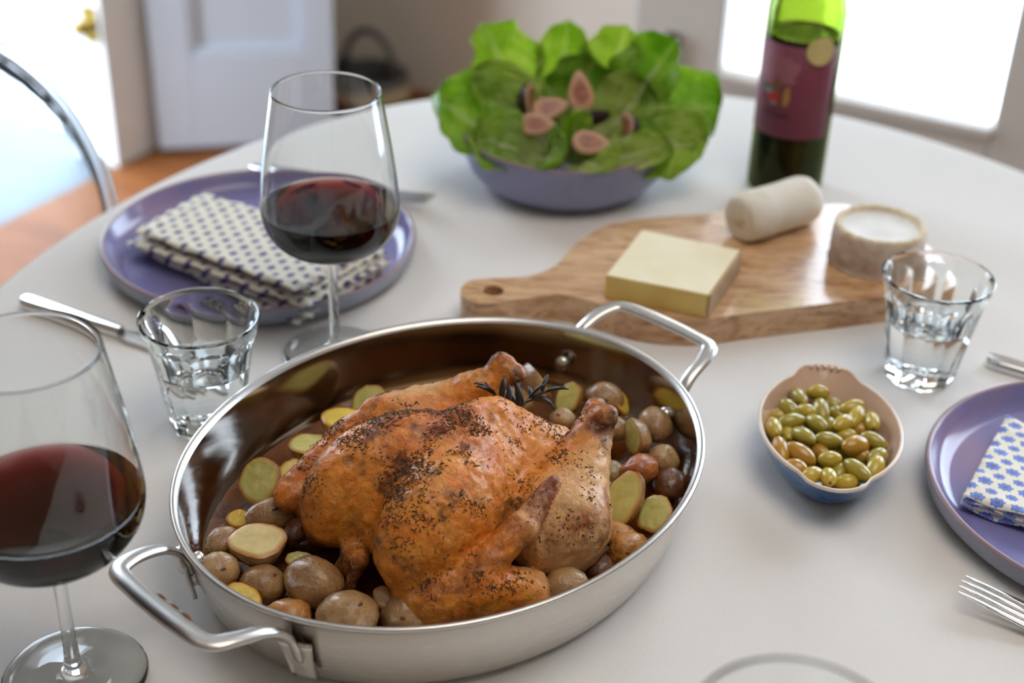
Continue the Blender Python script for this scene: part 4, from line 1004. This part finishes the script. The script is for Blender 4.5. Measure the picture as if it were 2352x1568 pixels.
def lettuce(label, base, mid, tip, W, cup, ruf, k, seed, facing=None):
    b = Vector(base); md = Vector(mid); tp = Vector(tip); o0 = Vector(base)
    t = thing('lettuce_leaf', label, 'lettuce leaf', (SB.x + b.x, SB.y + b.y, T + b.z), 0, 'lettuce leaves in the salad bowl')
    nu, nv = 22, 19; V, F, UV = [], [], []
    for i in range(nu + 1):
        u = i / nu; p = (b - o0) * (1 - u) ** 2 + (md - o0) * 2 * u * (1 - u) + (tp - o0) * u * u
        tg = ((md - b) * (1 - u) + (tp - md) * u).normalized()
        f = Vector(facing) if facing else Vector((-(md.x) * 0.8, -(md.y) * 0.8, 0.09))
        s = tg.cross(f).normalized(); n = s.cross(tg)
        w = W * (0.22 + 0.78 * min(1, u / 0.55) ** 0.8) * math.sqrt(max(0.0, 1 - max(0, (u - 0.55) / 0.45) ** 2.6)) + 0.0008
        for j in range(nv + 1):
            v = -1 + 2 * j / nv
            rf = ruf * (0.2 + 0.8 * u) * abs(v) ** 2 * (math.sin(u * 15 + seed + (3 if v > 0 else 0)) + 0.7 * math.sin(u * 27 + seed * 2.3 + v * 2)) + 0.004 * fbm((u * 3, v * 2, seed), 1.4, seed, 3)
            ww = w * (1 + 0.07 * math.sin(u * 21 + seed * 3 + (1 if v > 0 else 0)) * abs(v))
            V.append(p + s * ww * v + n * (cup * W * v * v + rf) - n * (0.12 * W * u * u)); UV.append((u, v))
    for i in range(nu):
        for j in range(nv): a = i * (nv + 1) + j; F.append((a, a + nv + 1, a + nv + 2, a + 1))
    blade = mesh_obj('blade', V, F, M_leaf[k], t, uv=UV); so = blade.modifiers.new('thickness', 'SOLIDIFY'); so.thickness = 0.0006; so.offset = 0
    rp = [V[i * (nv + 1) + nv // 2] * 0.5 + V[i * (nv + 1) + nv // 2 + 1] * 0.5 for i in range(0, int(nu * 0.8))]
    mesh_obj('midrib', *tube(rp, lambda q: (0.0026 * (1 - 0.8 * q) + 0.0003, 0.0012 * (1 - 0.8 * q) + 0.0002), 6), simple('pale_midrib', lin(206, 214, 160), 0.35) if 'pale_midrib' not in bpy.data.materials else bpy.data.materials['pale_midrib'], t)
# (x,y relative to bowl centre; z above table)
lettuce('big lettuce leaf spreading furthest left over the bowl rim', (-0.035, -0.01, 0.02), (-0.085, -0.005, 0.060), (-0.128, -0.010, 0.088), 0.046, 0.35, 0.006, 1, 1.0, (0.25, -0.55, 0.8))
lettuce('light green lettuce leaf rising at the upper left of the bowl', (-0.03, 0.03, 0.02), (-0.060, 0.060, 0.085), (-0.082, 0.062, 0.136), 0.038, 0.30, 0.008, 0, 2.2, (0.45, -0.8, 0.35))
lettuce('tall lettuce leaf standing at the back centre of the bowl', (-0.005, 0.045, 0.02), (-0.008, 0.072, 0.085), (0.000, 0.075, 0.138), 0.027, 0.4, 0.006, 0, 3.7, (0, -1, 0.3))
lettuce('broad flat-topped lettuce leaf back right of centre', (0.025, 0.04, 0.02), (0.044, 0.068, 0.085), (0.056, 0.072, 0.136), 0.034, 0.3, 0.008, 2, 4.1, (-0.3, -0.95, 0.3))
lettuce('long pointed lettuce leaf standing tall at the right', (0.03, 0.015, 0.02), (0.075, 0.035, 0.090), (0.100, 0.035, 0.138), 0.036, 0.40, 0.008, 1, 5.5, (-0.6, -0.75, 0.35))
lettuce('wide lettuce leaf reaching furthest right beyond the bowl', (0.04, 0.0, 0.02), (0.100, 0.020, 0.080), (0.148, 0.015, 0.078), 0.046, 0.25, 0.007, 1, 6.3, (-0.35, -0.65, 0.75))
lettuce('ruffled lettuce leaf drooping over the right rim', (0.045, -0.02, 0.03), (0.092, -0.020, 0.070), (0.128, -0.035, 0.046), 0.038, 0.1, 0.008, 0, 7.9, (-0.1, -0.75, 0.7))
lettuce('glossy lettuce leaf lying along the front right rim', (0.015, -0.055, 0.035), (0.055, -0.070, 0.062), (0.092, -0.058, 0.066), 0.020, 0.3, 0.003, 2, 8.2, (0.1, -0.6, 0.9))
lettuce('small lettuce leaf at the front centre rim', (0.005, -0.045, 0.035), (0.022, -0.075, 0.058), (0.040, -0.094, 0.056), 0.024, 0.3, 0.004, 0, 9.4, (0, -0.5, 1))
lettuce('folded lettuce leaf at the front left rim', (-0.02, -0.045, 0.03), (-0.030, -0.070, 0.062), (-0.005, -0.088, 0.060), 0.026, 0.4, 0.004, 1, 10.6, (-0.1, -0.7, 0.8))
lettuce('wide lettuce leaf lying over the left front rim', (-0.03, -0.03, 0.03), (-0.062, -0.055, 0.068), (-0.088, -0.050, 0.062), 0.036, 0.3, 0.005, 1, 11.8, (0.05, -0.6, 0.85))
lettuce('narrow upright lettuce leaf in the middle before the figs', (0.005, -0.03, 0.035), (0.004, -0.045, 0.070), (0.012, -0.044, 0.094), 0.014, 0.4, 0.003, 0, 12.5, (0.2, -1, 0.3))
lettuce('pale-ribbed lettuce leaf inside the left of the bowl', (-0.01, 0.0, 0.025), (-0.045, 0.015, 0.070), (-0.092, 0.030, 0.100), 0.030, 0.4, 0.005, 2, 13.1, (0.4, -0.75, 0.5))
lettuce('yellow-green inner lettuce leaf right of the figs', (0.02, 0.0, 0.025), (0.052, 0.020, 0.062), (0.080, 0.030, 0.094), 0.036, 0.35, 0.004, 2, 14.9, (-0.5, -0.8, 0.4))
lettuce('dark inner lettuce leaf behind the figs', (0.0, 0.03, 0.02), (0.012, 0.052, 0.070), (0.026, 0.055, 0.108), 0.036, 0.3, 0.005, 1, 15.3, (-0.1, -1, 0.3))
lettuce('curled lettuce leaf under the front right of the figs', (0.02, -0.03, 0.03), (0.060, -0.050, 0.056), (0.098, -0.040, 0.058), 0.032, 0.3, 0.005, 1, 16.2, (-0.1, -0.6, 0.8))
M_figskin = simple('dark_purple_fig_skin', lin(52, 32, 44), 0.4, var=0.25, vscale=80)
m = Mat('fig_flesh'); sep = m.n('SeparateXYZ'); m.l(m.n('UVMap').outputs[0], sep.inputs[0])
sd = m.ramp(m.noise(420, 2), [(0.45, lin(140, 74, 60)), (0.62, lin(196, 130, 92))])
m.set(Base__Color=m.mix(m.ramp(m.math('ADD', sep.outputs[0], m.math('MULTIPLY', m.math('SUBTRACT', m.noise(90, 2), 0.5), 0.2)), [(0.55, (0, 0, 0)), (0.75, (1, 1, 1))]), sd, lin(208, 160, 124)), Roughness=0.35); m.bump(m.noise(350, 3), 0.6, 0.001)
M_figflesh = m.m
def fig(label, x, y, z, s, nrm, az, seed):
    zx = Vector(nrm).normalized(); xa = Vector((math.cos(math.radians(az)), math.sin(math.radians(az)), 0.15)); xa = (xa - zx * xa.dot(zx)).normalized(); ya = zx.cross(xa); R = Matrix((xa, ya, zx)).transposed()
    t = thing('fig_piece', label, 'fig', (SB.x + x, SB.y + y, T + z), 0, 'cut figs on the salad')
    n = 28; prof = lambda a: (s * (1.05 * math.cos(a) + (0.28 * max(0, math.cos(a)) ** 4)), s * 0.74 * math.sin(a) * (1 - 0.22 * math.cos(a)))
    V, F = [], []
    for k in range(9):
        u = k / 8 * pi / 2
        for i in range(n): a = 2 * pi * i / n; px, py = prof(a); V.append(R @ Vector((px * math.cos(u), py * math.cos(u), -s * 0.62 * math.sin(u))))
    for k in range(8):
        for i in range(n): j = (i + 1) % n; F.append((k * n + i, k * n + n + i, k * n + n + j, k * n + j))
    mesh_obj('skin', V, F, M_figskin, t)
    C, CFc, UV = [R @ Vector((0, 0, 0.0008))], [], [(0, 0)]
    for k in range(1, 7):
        for i in range(n): a = 2 * pi * i / n; px, py = prof(a); C.append(R @ Vector((px * k / 6 * 0.995, py * k / 6 * 0.995, 0.0008 - (0.001 if k == 6 else 0)))); UV.append((k / 6, 0))
    for i in range(n): CFc.append((0, 1 + i, 1 + (i + 1) % n))
    for k in range(5):
        for i in range(n): j = (i + 1) % n; CFc.append((1 + k * n + i, 1 + k * n + n + i, 1 + k * n + n + j, 1 + k * n + j))
    mesh_obj('flesh', C, CFc, M_figflesh, t, uv=UV)
fig('topmost fig piece with flesh facing the camera in the salad', 0.012, 0.010, 0.088, 0.0165, (0.1, -0.85, 0.5), 100, 1)
fig('fig piece showing dark skin below the topmost one', 0.022, -0.012, 0.074, 0.0160, (-0.3, 0.6, 0.6), 40, 2)
fig('fig piece standing on edge at the left of the salad', -0.036, 0.010, 0.080, 0.0200, (0.95, -0.15, 0.2), 105, 3)
fig('fig piece lying left of the salad centre', -0.018, 0.000, 0.076, 0.0150, (0.1, -0.7, 0.7), 20, 4)
fig('pinkish fig piece low at the left among the leaves', -0.030, -0.022, 0.068, 0.0145, (0.1, -0.8, 0.6), -10, 5)
fig('fig piece at the front of the salad near the rim', 0.020, -0.056, 0.066, 0.0155, (0.1, -0.75, 0.65), -15, 6)
fig('fig piece with dark skin at the right of the salad', 0.055, -0.030, 0.071, 0.0190, (-0.95, -0.2, 0.25), 100, 7)

# ------------------------------------------------------------------ olive dish
OD = Vector((0.2235, 0.8300, T)); OR = math.radians(-7)
od = thing('oval_olive_dish', 'small oval blue dish with beige inside and two scalloped handles', 'dish', OD, OR)
m = Mat('blue_enamel'); sp = m.n('SeparateXYZ'); m.l(m.coord('Object'), sp.inputs[0])
m.set(Base__Color=m.ramp(m.math('DIVIDE', sp.outputs[2], 0.032), [(0.1, lin(22, 62, 118)), (0.9, lin(52, 112, 170))]), Roughness=0.14, Coat__Weight=0.4); M_blue = m.m
M_beige = simple('warm_beige_glaze', lin(222, 186, 160), 0.16, var=0.03, vscale=30, Coat__Weight=0.4)
M_dishrim = simple('worn_cream_rim', lin(228, 206, 186), 0.25, var=0.08, vscale=60)
OA, OB = 0.0500, 0.0700
def dish(prof, n=96, tab=0.0):
    V, F, rows = [], [], []
    for off, z in prof:
        if off is None: rows.append([len(V)]); V.append((0, 0, z)); continue
        row = []
        for i in range(n):
            t = 2 * pi * i / n; nx, ny = math.cos(t) / OA, math.sin(t) / OB; L = math.hypot(nx, ny)
            hz = max(0.0, min(1.0, (z - 0.021) / 0.010)); x = OA * math.cos(t) + off * nx / L; y = OB * math.sin(t) + off * ny / L
            w = 1 / (1 + math.exp((abs(x) - 0.0215) / 0.0012)) * (1 if abs(math.sin(t)) > 0.6 else 0)   # the two handle tabs
            if w > 0.01 and hz > 0: y += math.copysign(0.010 * w * hz * (1 - 0.3 * (x / 0.0215) ** 2), y); z2 = z + 0.0012 * w * hz
            else: z2 = z
            row.append(len(V)); V.append((x, y, z2))
        rows.append(row)
    for A, B in zip(rows, rows[1:]):
        for i in range(n):
            j = (i + 1) % n
            if len(A) == 1: F.append((A[0], B[j], B[i]))
            elif len(B) == 1: F.append((A[i], A[j], B[0]))
            else: F.append((A[i], A[j], B[j], B[i]))
    return V, F
mesh_obj('outer_wall', *dish([(None, 0.0008), (-0.026, 0.0006), (-0.023, 0.0004), (-0.0165, 0.0035), (-0.0105, 0.0105), (-0.0050, 0.020), (-0.0012, 0.0285), (0.0, 0.0315)], 192), M_blue, od)
mesh_obj('rim', *dish([(0.0, 0.0315), (-0.0003, 0.0330), (-0.0014, 0.0336), (-0.0026, 0.0330)], 192), M_dishrim, od)
mesh_obj('inner_wall', *dish([(-0.0026, 0.0330), (-0.0042, 0.029), (-0.0075, 0.0215), (-0.0125, 0.0125), (-0.0185, 0.0070), (-0.026, 0.0050), (None, 0.0045)], 192), M_beige, od)
for k in range(7):   # embossed lettering too worn to read on the far tab
    v, f = lathe([(0, 0.0009), (0.0012, 0.0006), (0.0018, -0.0006)], 8)
    mesh_obj('embossed_dot', [((k - 3) * 0.0050 + x * 0.8, 0.0755 - abs(k - 3) * 0.0006 + y * 1.4, z + 0.0345) for x, y, z in v], f, M_dishrim, od)
mesh_obj('oil', *dish([(-0.0135, 0.0112), (-0.02, 0.0110), (None, 0.0110)], 64), simple('olive_brine', lin(84, 72, 20), 0.05, Coat__Weight=0.5), od)
def olive_mat(name, a, b):
    m = Mat(name); n = m.noise(90, 3)
    m.set(Base__Color=m.ramp(n, [(0.3, a), (0.7, b)]), Roughness=0.16, Coat__Weight=0.6, Coat__Roughness=0.06); m.bump(m.noise(220, 3), 0.12, 0.0008); return m.m
M_ol = [olive_mat('green_olive_skin', lin(152, 134, 36), lin(186, 166, 60)), olive_mat('yellow_olive_skin', lin(180, 152, 34), lin(206, 180, 66)), olive_mat('amber_olive_skin', lin(176, 128, 26), lin(196, 146, 48))]
M_olend = simple('olive_stem_scar', lin(96, 74, 30), 0.5)
OLV = [
    (0.2094, 0.8748, 0.025, -77, 0.0248, 0.0122) ,
    (0.2244, 0.8821, 0.025, -15, 0.017, 0.0122) ,
    (0.1999, 0.8597, 0.025, -56, 0.0194, 0.0122) ,
    (0.2232, 0.8585, 0.025, -91, 0.0239, 0.0127) ,
    (0.2119, 0.8564, 0.025, -33, 0.017, 0.0122) ,
    (0.2352, 0.8751, 0.019, -15, 0.017, 0.0122) ,
    (0.2465, 0.8641, 0.025, 20, 0.0212, 0.0122) ,
    (0.2469, 0.8519, 0.025, 63, 0.025, 0.0122) ,
    (0.2572, 0.8472, 0.025, -96, 0.025, 0.0126) ,
    (0.2367, 0.8635, 0.019, -63, 0.017, 0.0122) ,
    (0.2359, 0.8432, 0.025, 43, 0.0217, 0.0122) ,
    (0.248, 0.8448, 0.019, -24, 0.017, 0.0122) ,
    (0.1998, 0.8435, 0.025, 20, 0.0224, 0.0122) ,
    (0.1841, 0.8352, 0.025, -89, 0.025, 0.0122) ,
    (0.1959, 0.8375, 0.019, -93, 0.025, 0.0122) ,
    (0.2052, 0.8256, 0.025, -61, 0.025, 0.0123) ,
    (0.2167, 0.8419, 0.025, -56, 0.0207, 0.0122) ,
    (0.2283, 0.8482, 0.019, -81, 0.0198, 0.0122) ,
    (0.2225, 0.8215, 0.025, -2, 0.0212, 0.0122) ,
    (0.2381, 0.8356, 0.019, 4, 0.017, 0.0122) ,
    (0.2394, 0.8156, 0.025, 32, 0.0247, 0.0155) ,
    (0.2538, 0.8222, 0.025, -33, 0.0211, 0.0123) ,
    (0.184, 0.8059, 0.025, -86, 0.025, 0.0122) ,
    (0.1996, 0.8037, 0.025, -40, 0.025, 0.0137) ,
    (0.219, 0.7988, 0.025, 4, 0.017, 0.0122) ,
    (0.2522, 0.8033, 0.025, 41, 0.0186, 0.0122) ,
    (0.1925, 0.785, 0.025, -31, 0.017, 0.0122) ,
    (0.2037, 0.7797, 0.025, 32, 0.017, 0.0122) ,
    (0.2145, 0.7786, 0.025, -94, 0.0201, 0.0122) ,
    (0.2253, 0.7928, 0.019, 69, 0.019, 0.0122) ,
    (0.2356, 0.7877, 0.025, -55, 0.025, 0.0122) ,
    (0.2483, 0.7909, 0.025, 62, 0.0213, 0.0122) ,
    (0.2274, 0.781, 0.019, 3, 0.017, 0.0122) ,
    (0.2161, 0.8151, 0.019, -61, 0.017, 0.0122) ,
    (0.2433, 0.8124, 0.019, -23, 0.017, 0.0122) ,
    (0.1929, 0.8586, 0.019, 4, 0.017, 0.0122) ,
]
OLL = [('olive at the far left of the heap, below the handle tab', 0), ('plump yellow olive at the very back of the heap', 1), ('green olive leaning at the left back of the heap', 0), ('upright olive with a bright glint, second row from the back', 0), ('small round olive between two left back olives', 1), ('half-hidden greyish olive behind the upright one', 0),
       ('flat-lying olive at the right back of the heap', 1), ('yellow olive tilted up, third from the right back', 1), ('plump upright olive at the far right of the heap', 1), ('small olive squeezed behind the tilted yellow ones', 0), ('yellow olive slanting right in the middle of the back half', 1), ('little brownish olive below the tilted yellow one', 2),
       ('long olive lying flat at left, behind the big dark green one', 0), ('upright green olive touching the left wall of the dish', 1), ('yellow olive mostly hidden behind the big dark green one', 1), ('biggest dark green olive slanting across the left middle', 0), ('slim olive slanting right behind the centre', 0), ('narrow green olive seen edge-on at the centre', 0),
       ('long green olive lying level in the centre of the heap', 0), ('tiny bit of olive showing right of the level centre one', 1), ('fat amber olive with a stem scar, right of centre', 2), ('long olive lying against the right side of the heap', 0), ('amber olive standing at the left front of the heap', 2), ('longest amber olive slanting at the left front', 2),
       ('round olive with a puckered end at the front centre', 1), ('olive tucked at the right wall, lower of two', 0), ('orange-tinted olive at the far left front edge', 2), ('golden olive at the front rim, left of the bright one', 1), ('bright yellow-green olive upright at the front rim', 1), ('small olive behind the bright front one', 0),
       ('big green olive slanting at the right front', 0), ('yellow olive at the right front beside the wall', 1), ('flattened olive nearest the front rim', 1), ('amber sliver of olive between two front left olives', 2), ('brown sliver of olive under the fat amber one', 2), ('pale sliver of olive against the left wall at the back', 1)]
ol_prof = [(0.0, -1.0), (0.22, -0.965), (0.45, -0.86), (0.68, -0.68), (0.87, -0.42), (0.98, -0.14), (1.0, 0.1), (0.95, 0.36), (0.82, 0.60), (0.60, 0.81), (0.36, 0.935), (0.16, 0.99), (0.0, 1.02)]
v0, f0 = lathe(prof_smooth(ol_prof, 2)[:-1] + [(0, 1.02)], 24)
ol_me = {}
for i, ((x, y, z, az, L, W), (lbl, k)) in enumerate(zip(OLV, OLL)):
    dx, dy = x - OD.x, y - OD.y; lx = dx * math.cos(-OR) - dy * math.sin(-OR); ly = dx * math.sin(-OR) + dy * math.cos(-OR)
    ins = 0.0135 - 0.28 * (z - 0.019); q = math.hypot(lx / (OA - ins), ly / (OB - ins))
    if q > 1: lx /= q; ly /= q; x = OD.x + lx * math.cos(OR) - ly * math.sin(OR); y = OD.y + lx * math.sin(OR) + ly * math.cos(OR)
    t = thing('green_olive', lbl, 'olive', (x, y, T + z), math.radians(az + (180 if i % 3 == 0 else 0)), 'olives in the blue dish')
    if k not in ol_me:
        o = mesh_obj('flesh', [(c * 0.5, a * 0.5, b * 0.5) for a, b, c in v0], f0, M_ol[k], t)
        v, f = lathe([(0, 0.0), (0.06, 0.006), (0.10, -0.01)], 10)
        e = mesh_obj('stem_scar', [(0.508 + c, a, b) for a, b, c in v], f, M_olend, t); ol_me[k] = (o.data, e.data)
        parts = [o, e]
    else:
        parts = []
        for nm, md in zip(('flesh', 'stem_scar'), ol_me[k]):
            o = bpy.data.objects.new(nm, md); COL.objects.link(o); o.parent = t; parts.append(o)
    r = random.Random(i)
    tl = r.uniform(-0.25, 0.25)
    for o in parts: o.scale = (L, W, W * 0.96); o.rotation_euler = (r.uniform(0, 1), tl, 0)

# ------------------------------------------------------------------ cutlery
M_cut = steel('stainless_cutlery', 0.14, (0.74, 0.73, 0.71, 1), streak=0.02)
def blade_strip(stations, th, crown=0.0):
    """stations: (x, half width, z centre)"""
    V, F = [], []; m_ = 9
    for x, w, z in stations:
        for j in range(m_):
            s = -1 + 2 * j / (m_ - 1); V.append((x, w * s, z + crown * (1 - s * s) + th / 2 * math.sqrt(max(0, 1 - abs(s) ** 6))))
        for j in range(m_):
            s = 1 - 2 * j / (m_ - 1); V.append((x, w * s, z + crown * (1 - s * s) * 0.4 - th / 2))
    K = 2 * m_
    for i in range(len(stations) - 1):
        for j in range(K): F.append((i * K + j, i * K + K + j, i * K + K + (j + 1) % K, i * K + (j + 1) % K))
    F.append(tuple(range(K))); F.append(tuple((len(stations) - 1) * K + j for j in range(K))[::-1])
    return V, F
def fork(label, tip, direction, group):
    d = math.atan2(direction[1], direction[0])
    t = thing('dinner_fork', label, 'fork', (tip[0], tip[1], T), d, group)
    # x runs from the tine tips to the handle end
    hd = [(0.046, 0.0120, 0.0062), (0.052, 0.0123, 0.0042), (0.060, 0.0112, 0.0026), (0.068, 0.0085, 0.0028), (0.076, 0.0052, 0.0046), (0.090, 0.0034, 0.0080), (0.110, 0.0034, 0.0095), (0.140, 0.0046, 0.0082), (0.170, 0.0064, 0.0052), (0.188, 0.0082, 0.0030), (0.197, 0.0078, 0.0024), (0.201, 0.0050, 0.0022)]
    autosmooth(mesh_obj('handle', *blade_strip(hd, 0.0022, 0.0004), M_cut, t), 50)
    for k in range(4):
        y0 = -0.0093 + k * 0.0062
        st = [(0.0 + 0.001 * (k in (0, 3)), 0.0005, 0.0128), (0.006, 0.0011, 0.0122), (0.018, 0.0016, 0.0104), (0.032, 0.0020, 0.0082), (0.0475, 0.0027, 0.0058)]
        V, F = blade_strip(st, 0.0019); V = [(x, y + y0 * (0.93 + 0.07 * x / 0.047), z) for x, y, z in V]
        autosmooth(mesh_obj('tine', V, F, M_cut, t), 50)
fork('stainless fork with upturned tines below the right plate', (0.2825, 0.688), (0.055, -0.030), 'dinner forks')
fork('blurred fork whose tines peep out behind the far left plate', (-0.079, 1.2120), (-0.19, 0.085), 'dinner forks')
def knife(label, butt, direction, group):
    d = math.atan2(direction[1], direction[0]); t = thing('dinner_knife', label, 'knife', (butt[0], butt[1], T), d, group)
    hs = [(0.0, 0.0050, 0.0046), (0.003, 0.0078, 0.0046), (0.012, 0.0084, 0.0047), (0.05, 0.0072, 0.0047), (0.085, 0.0058, 0.0046), (0.1, 0.0052, 0.0044)]
    autosmooth(mesh_obj('handle', *blade_strip(hs, 0.0066, 0.0006), M_cut, t), 50)
    bs = [(0.098, 0.0050, 0.0030), (0.11, 0.0085, 0.0020), (0.16, 0.0092, 0.0018), (0.195, 0.0080, 0.0018), (0.212, 0.0035, 0.0018), (0.216, 0.0008, 0.0018)]
    autosmooth(mesh_obj('blade', *blade_strip(bs, 0.0014), M_cut, t), 50)
knife('stainless knife lying left of the tumbler, handle end outward', (-0.3985, 1.0105), (0.109, -0.0525), 'dinner knives')
knife('stainless knife above the right plate, only its end in view', (0.3770, 0.9735), (0.10, -0.060), 'dinner knives')

# ------------------------------------------------------------------ clear plastic chair
m = Mat('clear_polycarbonate'); m.t.nodes.remove(m.b); g = m.n('BsdfGlass', Color=(0.97, 0.98, 0.985, 1), IOR=1.49, Roughness=0.02); m.surface(g.outputs[0]); M_poly = m.m
ce = Vector((0.85, 0.53, 0)).normalized(); cb = Vector((ce.y, -ce.x, 0))      # cb: towards the table
cc = Vector((-0.604, 1.280, T - 0.109))
chr_ = thing('transparent_armchair', 'transparent plastic chair with rounded back at the left of the table', 'chair', (cc.x, cc.y, 0))
RX, RZ = 0.1998, 0.244
arc = [ce * RX * math.cos(a) + Vector((0, 0, cc.z + RZ * math.sin(a))) - cb * 0.02 * math.sin(a) for a in np.linspace(0, 2 * pi, 64, endpoint=False)]
mesh_obj('back_frame', *tube(arc, (0.0085, 0.0070), 10, upv=-cb, closed=True), M_poly, chr_)
V, F = [], []
for k in range(7):
    for i in range(48):
        a = 2 * pi * i / 48; q = (k + 0.02) / 6 * 0.955; V.append(ce * RX * q * math.cos(a) + Vector((0, 0, cc.z + RZ * q * math.sin(a))) - cb * (0.02 * q * math.sin(a) + 0.012 * (1 - q * q)))
for k in range(1, 6):
    for i in range(48): j = (i + 1) % 48; F.append((k * 48 + i, k * 48 + 48 + i, k * 48 + 48 + j, k * 48 + j))
F.append(tuple(range(48, 96)))
m = Mat('thin_clear_panel'); m.t.nodes.remove(m.b); fr = m.n('Fresnel', IOR=1.4).outputs[0]; tr = m.n('BsdfTransparent', Color=(0.95, 0.97, 0.98, 1)).outputs[0]; gl = m.n('BsdfGlossy', Roughness=0.03).outputs[0]
ms = m.n('MixShader'); m.l(fr, ms.inputs[0]); m.l(tr, ms.inputs[1]); m.l(gl, ms.inputs[2]); m.surface(ms.outputs[0]); M_thin = m.m
pb = mesh_obj('back_panel', V, F, M_thin, chr_); so = pb.modifiers.new('thickness', 'SOLIDIFY'); so.thickness = 0.004
seat = [ce * x + cb * y for x, y in [(-0.21, 0.0), (0.21, 0.0), (0.235, 0.20), (0.23, 0.40), (0.0, 0.44), (-0.23, 0.40), (-0.235, 0.20)]]
sp_ = catmull(seat, 5, True); bevel(mesh_obj('seat', *extrude_poly([(p.x, p.y) for p in sp_], 0.445, 0.463), M_thin, chr_, False), 0.004)
for s in (-1, 1):
    mesh_obj('leg', *tube([ce * s * 0.20 + cb * 0.02 + Vector((0, 0, 0.0005)) - cb * 0.03, ce * s * 0.19 + cb * 0.02 + Vector((0, 0, 0.22)), ce * s * 0.185 + cb * 0.012 + Vector((0, 0, 0.445))], lambda q: 0.012 + 0.007 * q, 8, upv=cb), M_thin, chr_)
    mesh_obj('leg', *tube([ce * s * 0.21 + cb * 0.39 + Vector((0, 0, 0.0005)), ce * s * 0.205 + cb * 0.38 + Vector((0, 0, 0.22)), ce * s * 0.20 + cb * 0.37 + Vector((0, 0, 0.445))], lambda q: 0.012 + 0.007 * q, 8, upv=cb), M_thin, chr_)
    mesh_obj('back_post', *tube([ce * s * 0.17 + Vector((0, 0, 0.455)), ce * s * 0.175 + Vector((0, 0, 0.50)), ce * s * 0.165 + Vector((0, 0, cc.z - 0.12))], 0.011, 8, upv=cb), M_thin, chr_)
